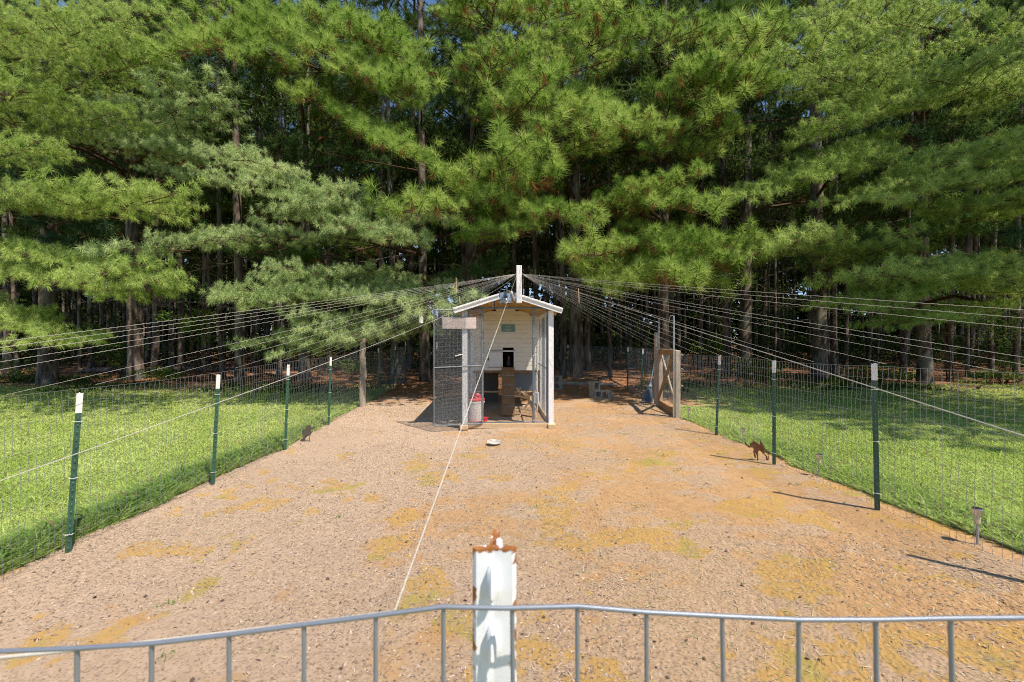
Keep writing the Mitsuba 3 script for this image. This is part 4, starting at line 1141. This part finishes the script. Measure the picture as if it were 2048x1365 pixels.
part(hen, 'wattle', C(cat([tube([hc + [s * 0.008, -0.128, 0.232], hc + [s * 0.009, -0.128, 0.208]], [0.005, 0.008], 6) for s in (-1, 1)])), 'm_red')

# white feed dish
dp = hit(988, 894); dz = top_z(dp[0], dp[1])
single('feed_dish', 'shallow white enamel dish lying on the dirt before the coop', 'dish', rot(lathe([(0, 0.006), (0.07, 0.006), (0.105, 0.034), (0.112, 0.034), (0.112, 0.030), (0.075, 0.0), (0, 0.0)], 32), (1, 0, 0), 6)[0:2] if False else move(rot(lathe([(0, 0.0), (0.068, 0.0), (0.100, 0.026), (0.100, 0.030), (0.093, 0.030), (0.064, 0.008), (0, 0.008)], 32), (1, 0.4, 0), 7), (dp[0], dp[1], dz + 0.014)), 'm_enamel', 40)

# ------------------------------------------------------------------ strings fanning out from the mast
AP = Cp(mast_x, -0.20, 0) * [1, 1, 0] + [0, 0, at(1037, 548, 7.27)[2]]
gs = 'strings fanning out from the mast to the fences'


def string(end, sag, label, start=AP, r=0.0011, group=gs, n=14):
    k = np.linspace(0, 1, n)[:, None]
    p = np.asarray(start) * (1 - k) + np.asarray(end) * k
    p[:, 2] -= sag * 4 * (k * (1 - k))[:, 0]
    single('string', label, 'string', tube(p, r, 5), 'm_string', True, group)


ORD = 'first second third fourth fifth sixth seventh eighth ninth tenth eleventh twelfth thirteenth fourteenth fifteenth sixteenth seventeenth'.split()
for i, y in enumerate((0.32, 0.62, 0.95, 1.35, 1.75, 3.0, 3.63, 4.3, 5.3, 6.1, 6.8, 7.5, 8.3, 9.2, 10.0, 11.4, 12.8)):
    e = np.array([xl(y) - 0.04, y, float(tops_left(y)) + (0.02 if y > 2.9 else 0.04)])
    string(e, 0.03, f'{ORD[i]} string from the top of the left fan, tied to the left fence', AP - [0.035, 0, 0], group='strings from the mast to the left fence')
for i, y in enumerate((0.32, 0.68, 1.13, 2.07, 2.40, 2.85, 3.6, 4.44, 5.15, 5.9, 6.5, 7.3, 8.1, 9.0, 9.9, 11.0, 12.5)):
    e = np.array([xr(y) + 0.03, y, float(tops_right(min(y, 6.9))) + 0.01 + (0.05 if y < 1.3 else 0)])
    string(e, 0.02, f'{ORD[i]} string from the top of the right fan, tied to the right fence', AP + [0.035, 0, 0], group='strings from the mast to the right fence')
string(at(2900, 1146, 0.325) * [1, 1, 1], 0.0, 'thick bright cord running from the mast toward the right foreground', AP + [0.035, 0, -0.01], 0.0008, None)
string(at(-1238, 1400, 0.325), 0.10, 'slack cord running from the mast over the eave toward the left foreground', AP - [0.035, 0, 0.02], 0.0008, None)
string(at(790, 1222, FY + 0.003), 0.0, 'cord running from the mast down the yard to the foreground fence', AP - [0.03, 0.02, 0.01], 0.0007, None)
k = np.linspace(0, 1, 12)[:, None]; a, b = at(790, 1224, FY + 0.006), at(-200, 1335, FY + 0.012)
single('string', 'loose end of cord lying along the foreground top wire', 'string', tube(a * (1 - k) + b * k + [0, 0, -0.002] * (4 * k * (1 - k)), 0.0013, 6), 'm_string', True)
# little spreader sticks hung in the fan
for u, v0, v1, Y, lab in ((912, 556, 586, 6.4, 'little wooden spreader stick between the left strings'), (1157, 577, 606, 6.4, 'little wooden spreader stick between the right strings'), (919, 593, 608, 6.3, 'short pale peg hanging on the left strings')):
    single('spreader_stick', lab, 'stick', tube([at(u, v0, Y), at(u + 1, v1, Y)], 0.006, 6), 'm_bleached')
bt = at(842, 632, 9.5)
sc_ = thing('hanging_bottle', 'small white bottle hanging from the left strings', 'bottle')
part(sc_, 'bottle', lathe([(0, -0.16), (0.045, -0.155), (0.045, -0.04), (0.018, -0.01), (0.018, 0.02), (0, 0.02)], 18, bt), 'm_white_plain', 40)
part(sc_, 'hanger', tube([bt + [0, 0, 0.02], bt + [0, 0, 0.10]], 0.003, 5), 'm_pipe')

# ------------------------------------------------------------------ gate, poles, broom
gate = thing('wooden_gate', 'weathered grey wooden gate with diagonal braces in the right fence', 'gate')
A, B = gate_a + [0, 0, 0.02], gate_b + [0, 0, 0.02]
gh = at(1353, 701, A[1])[2] - A[2]
gd = B - A; gl = np.linalg.norm(gd[:2])
G = lambda u, z, o=0.0: A + gd * u + np.array([-o, 0, z]) * [1, 1, 1]
part(gate, 'stile', beam(G(0, -0.05), G(0.0, gh), 0.10, 0.105, (1, 0.2, 0), 0.01), 'm_wood_grey')
part(gate, 'stile', beam(G(0.9, -0.05), G(0.9, gh), 0.09, 0.16, (1, 0.2, 0), 0.01), 'm_wood_grey')
part(gate, 'hinge_post', beam(G(1.05, -0.1), G(1.05, gh + 0.36), 0.10, 0.10, (1, 0, 0), 0.012), 'm_wood_grey')
part(gate, 'rail', beam(G(0.04, gh - 0.05), G(0.86, gh - 0.05), 0.11, 0.06, (0, 0, 1), 0.006), 'm_wood_brown')
part(gate, 'rail', beam(G(0.04, 0.08), G(0.86, 0.08), 0.12, 0.06, (0, 0, 1), 0.006), 'm_wood_brown')
part(gate, 'brace', beam(G(0.08, gh - 0.12, 0.04), G(0.84, 0.16, 0.04), 0.085, 0.03, (0, 0, 1), 0.004), 'm_wood_brown')
part(gate, 'brace', beam(G(0.84, gh - 0.12, -0.03), G(0.08, 0.16, -0.03), 0.07, 0.03, (0, 0, 1), 0.004), 'm_wood_grey')
gm = []
for q in np.arange(0.05, 0.88, 0.03): gm.append(wire(G(q, 0.05, -0.06), G(q, gh - 0.03, -0.06), 0.0014, 3))
for q in np.arange(0.08, gh, 0.1): gm.append(wire(G(0.02, q, -0.06), G(0.88, q, -0.06), 0.0014, 3))
part(gate, 'wire_panel', cat(gm), 'm_wire', stuff=True)
for z in (0.2, 0.55, 0.85, 1.1):
    part(gate, 'staple', tube([G(-0.03, z, -0.075), G(-0.05, z + 0.02, -0.10), G(-0.02, z + 0.03, -0.075)], 0.005, 5), 'm_tip')
pz = top_z(gate_a[0], gate_a[1])
p1 = at(1348, 632, gate_a[1] - 0.1)
hook = thing('hook_pole', 'thin pale metal pole with a hooked top standing at the gate', 'pole')
part(hook, 'pole', tube([[p1[0], p1[1], pz - 0.1], p1], 0.014, 8), 'm_steel', 40)
part(hook, 'hook', tube([p1 + [0, 0, -0.01], p1 + [-0.02, 0, 0.005], p1 + [-0.06, 0, 0.0], p1 + [-0.075, 0, -0.03], p1 + [-0.075, 0, -0.13]], 0.006, 7), 'm_galv', True)
p2 = at(1318, 638, gate_b[1] - 0.1)
single('metal_rod', 'shorter metal rod standing behind the gate', 'pole', tube([[p2[0], p2[1], pz], p2], 0.013, 8), 'm_galv', 40)

br_t, br_b = at(1313, 700, 10.3), at(1294, 803, 10.1)
br_b[2] = top_z(br_b[0], br_b[1]) + 0.01
broom = thing('broom', 'blue grey broom leaning against the gate', 'broom')
dB = br_b - br_t
part(broom, 'handle', tube([br_t, br_t + dB * 0.66], 0.013, 8), 'm_steel', 40)
part(broom, 'ferrule', tube([br_t + dB * 0.64, br_t + dB * 0.70], [0.02, 0.045], 10), 'm_bluegrey', 40)
bs = []
for k in range(130):
    o = RW.normal(0, 1, 2); o = o / max(1, np.linalg.norm(o))
    bs.append(tube([br_t + dB * 0.69 + [o[0] * 0.04, o[1] * 0.02, 0], br_b + [o[0] * 0.125, o[1] * 0.05, RW.uniform(-0.005, 0.03)]], [0.004, 0.003], 3, False))
part(broom, 'bristles', cat(bs), 'm_broom', stuff=True)


# ------------------------------------------------------------------ cinder blocks, log
def cinder(c, yaw, upright, label):
    t = thing('cinder_block', label, 'block', None)
    L, H, D = 0.39, 0.19, 0.19
    poly = Polygon([(-L / 2, -H / 2), (L / 2, -H / 2), (L / 2, H / 2), (-L / 2, H / 2)]).buffer(-0.006).buffer(0.006)
    for s in (-1, 1): poly = poly.difference(Polygon([(s * L * 0.235 + a * 0.066, b * 0.062) for a, b in ((-1, -1), (1, -1), (1, 1), (-1, 1))]).buffer(0.006))
    m = extrude(poly, D); m = move(m, (0, 0, -D / 2))
    m = rot(m, (1, 0, 0), 90)
    if upright: m = rot(m, (0, 1, 0), 90)
    m = rot(m, (0, 0, 1), yaw)
    z = (L if upright else H) / 2
    return put(t, move(m, c + [0, 0, z - 0.01]), 'm_concrete')


b1 = hit(1207, 800); b1[2] = top_z(b1[0], b1[1])
cinder(b1 + [0.02, 0.1, 0], -38, False, 'grey cinder block lying on the dirt with its two holes showing')
cinder(b1 + [-0.16, 0.32, 0], 30, True, 'grey cinder block standing on end behind the lying block')
b2 = hit(1117, 781); b2[2] = top_z(b2[0], b2[1])
cinder(b2 + [0, 0.1, 0], -25, True, 'grey cinder block standing just right of the coop post')
l0, l1 = hit(1112, 772), hit(1232, 774)
l0[2] = top_z(*l0[:2]) + 0.06; l1[2] = top_z(*l1[:2]) + 0.05
k = np.linspace(0, 1, 9)[:, None]
single('fallen_log', 'pale weathered log lying along the back fence', 'log', tube(l0 * (1 - k) + l1 * k + RW.normal(0, 0.012, (9, 3)), 0.075 - 0.02 * k[:, 0] + RW.normal(0, 0.004, 9), 10), 'm_wood_grey', 50)
l0, l1 = at(160, 728, 19.5), at(470, 722, 20.5)
l0[2] = ground_z(*l0[:2]) + 0.12; l1[2] = ground_z(*l1[:2]) + 0.10
single('fallen_log', 'fallen pine log lying between the left trunks', 'log', tube(l0 * (1 - k) + l1 * k + RW.normal(0, 0.03, (9, 3)), 0.12 - 0.03 * k[:, 0], 9), 'm_bark', 50)


# ------------------------------------------------------------------ solar path lights
def solar(top, foot, label):
    b = hit(*foot); b[2] = top_z(*b[:2]); t = thing('solar_light', label, 'garden light', None)
    h = at(*top, b[1])[2] - b[2]; s = h / 0.33 * 0.84
    tip = np.array([b[0] + RW.normal(0, 0.008), b[1], b[2]])
    part(t, 'stake', tube([b - [0, 0, 0.05], tip + [0, 0, h * 0.60]], 0.0125 * s, 10), 'm_galv', 40)
    part(t, 'lens', lathe([(0.014 * s, h * 0.58), (0.024 * s, h * 0.60), (0.031 * s, h * 0.82), (0, h * 0.82)], 20, tip), 'm_lens', 40)
    part(t, 'cap', lathe([(0.036 * s, h * 0.815), (0.046 * s, h * 0.835), (0.050 * s, h * 0.985), (0.047 * s, h), (0, h)], 24, tip), 'm_steel', 30)
    part(t, 'solar_panel', lathe([(0.040 * s, h * 1.001), (0.040 * s, h * 1.012), (0, h * 1.012)], 20, tip), 'm_black')


solar((1955, 1017), (1955, 1095), 'nearest steel solar path light, at the right fence')
solar((1636, 909), (1637, 958), 'second steel solar path light, right of the rusty animal')
solar((1486, 857), (1486, 891), 'third steel solar path light, left of the rusty animal')
solar((1377, 816), (1378, 842), 'farthest small solar path light, beside the gate')


# ------------------------------------------------------------------ sheet metal animals
def silhouette(name, label, pts, foot, px0, py0, px1, py1, size, material, stakes):
    """Flat cut sheet-metal ornament: outline given in pixel units of a photograph crop, set up at the foot point."""
    b = hit(*foot); b[2] = top_z(*b[:2])
    sc = b[1] / FPX
    P = np.array([[(x - px0) / px1, (py0 - y) / py1] for x, y in pts]) * sc
    poly = Polygon(P).buffer(0)
    if poly.geom_type != 'Polygon': poly = max(poly.geoms, key=lambda g: g.area)
    v, f = extrude(poly, 0.004)
    t = thing(name, label, 'garden ornament')
    part(t, 'plate', (frame(v, b, (1, 0, 0), (0, 0, 1), (0, 1, 0)), f[:, ::-1]), material)
    for s in stakes:
        part(t, 'stake', tube([b + [s, 0.006, 0.10], b + [s, 0.006, -0.06]], 0.005, 6), material)


# right animal, traced in a crop of 12.41 px per photo pixel
silhouette('metal_animal', 'rusty sheet metal animal silhouette with a curled tail by the right fence',
           [(275, 600), (300, 650), (340, 700), (375, 715), (395, 690), (390, 650), (425, 620), (450, 590), (490, 580), (540, 605), (590, 650), (630, 665), (648, 560), (668, 610), (690, 655), (730, 700), (740, 750), (785, 775), (740, 790), (715, 830), (760, 900), (800, 950), (825, 1040), (800, 1060), (775, 1010), (770, 950), (700, 880), (650, 830), (620, 800), (575, 850), (590, 940), (560, 950), (530, 880), (510, 850), (540, 985), (510, 1000), (480, 900), (470, 830), (485, 770), (470, 710), (440, 690), (410, 730), (370, 745), (325, 715), (280, 650), (255, 600)],
           (1537, 925), 840, 1050, 12.41, 12.41, 1, 'm_rust', (-0.12, 0.0))
# left animal: crop of 13.65 px per photo pixel
silhouette('metal_animal', 'dark sheet metal animal silhouette by the left fence',
           [(625, 500), (640, 560), (680, 580), (720, 480), (780, 450), (840, 480), (870, 530), (910, 530), (930, 490), (930, 455), (955, 470), (955, 520), (920, 560), (870, 560), (850, 600), (870, 660), (840, 730), (790, 750), (740, 770), (700, 820), (660, 900), (610, 915), (560, 880), (570, 845), (620, 830), (640, 770), (600, 700), (595, 630), (620, 580)],
           (605, 887), 615, 915, 13.65, 13.65, 1, 'm_darkmetal', (0.02, 0.1))
cv = hit(652, 852)
single('bent_iron_strip', 'short curved dark iron strip beside the fourth left post', 'iron strip', tube([cv + [-0.07, 0, 0.16], cv + [-0.065, 0, 0.10], cv + [-0.04, 0, 0.04], cv + [0.0, 0, -0.01]], [0.004, 0.010, 0.014, 0.012], 6), 'm_darkmetal', True)
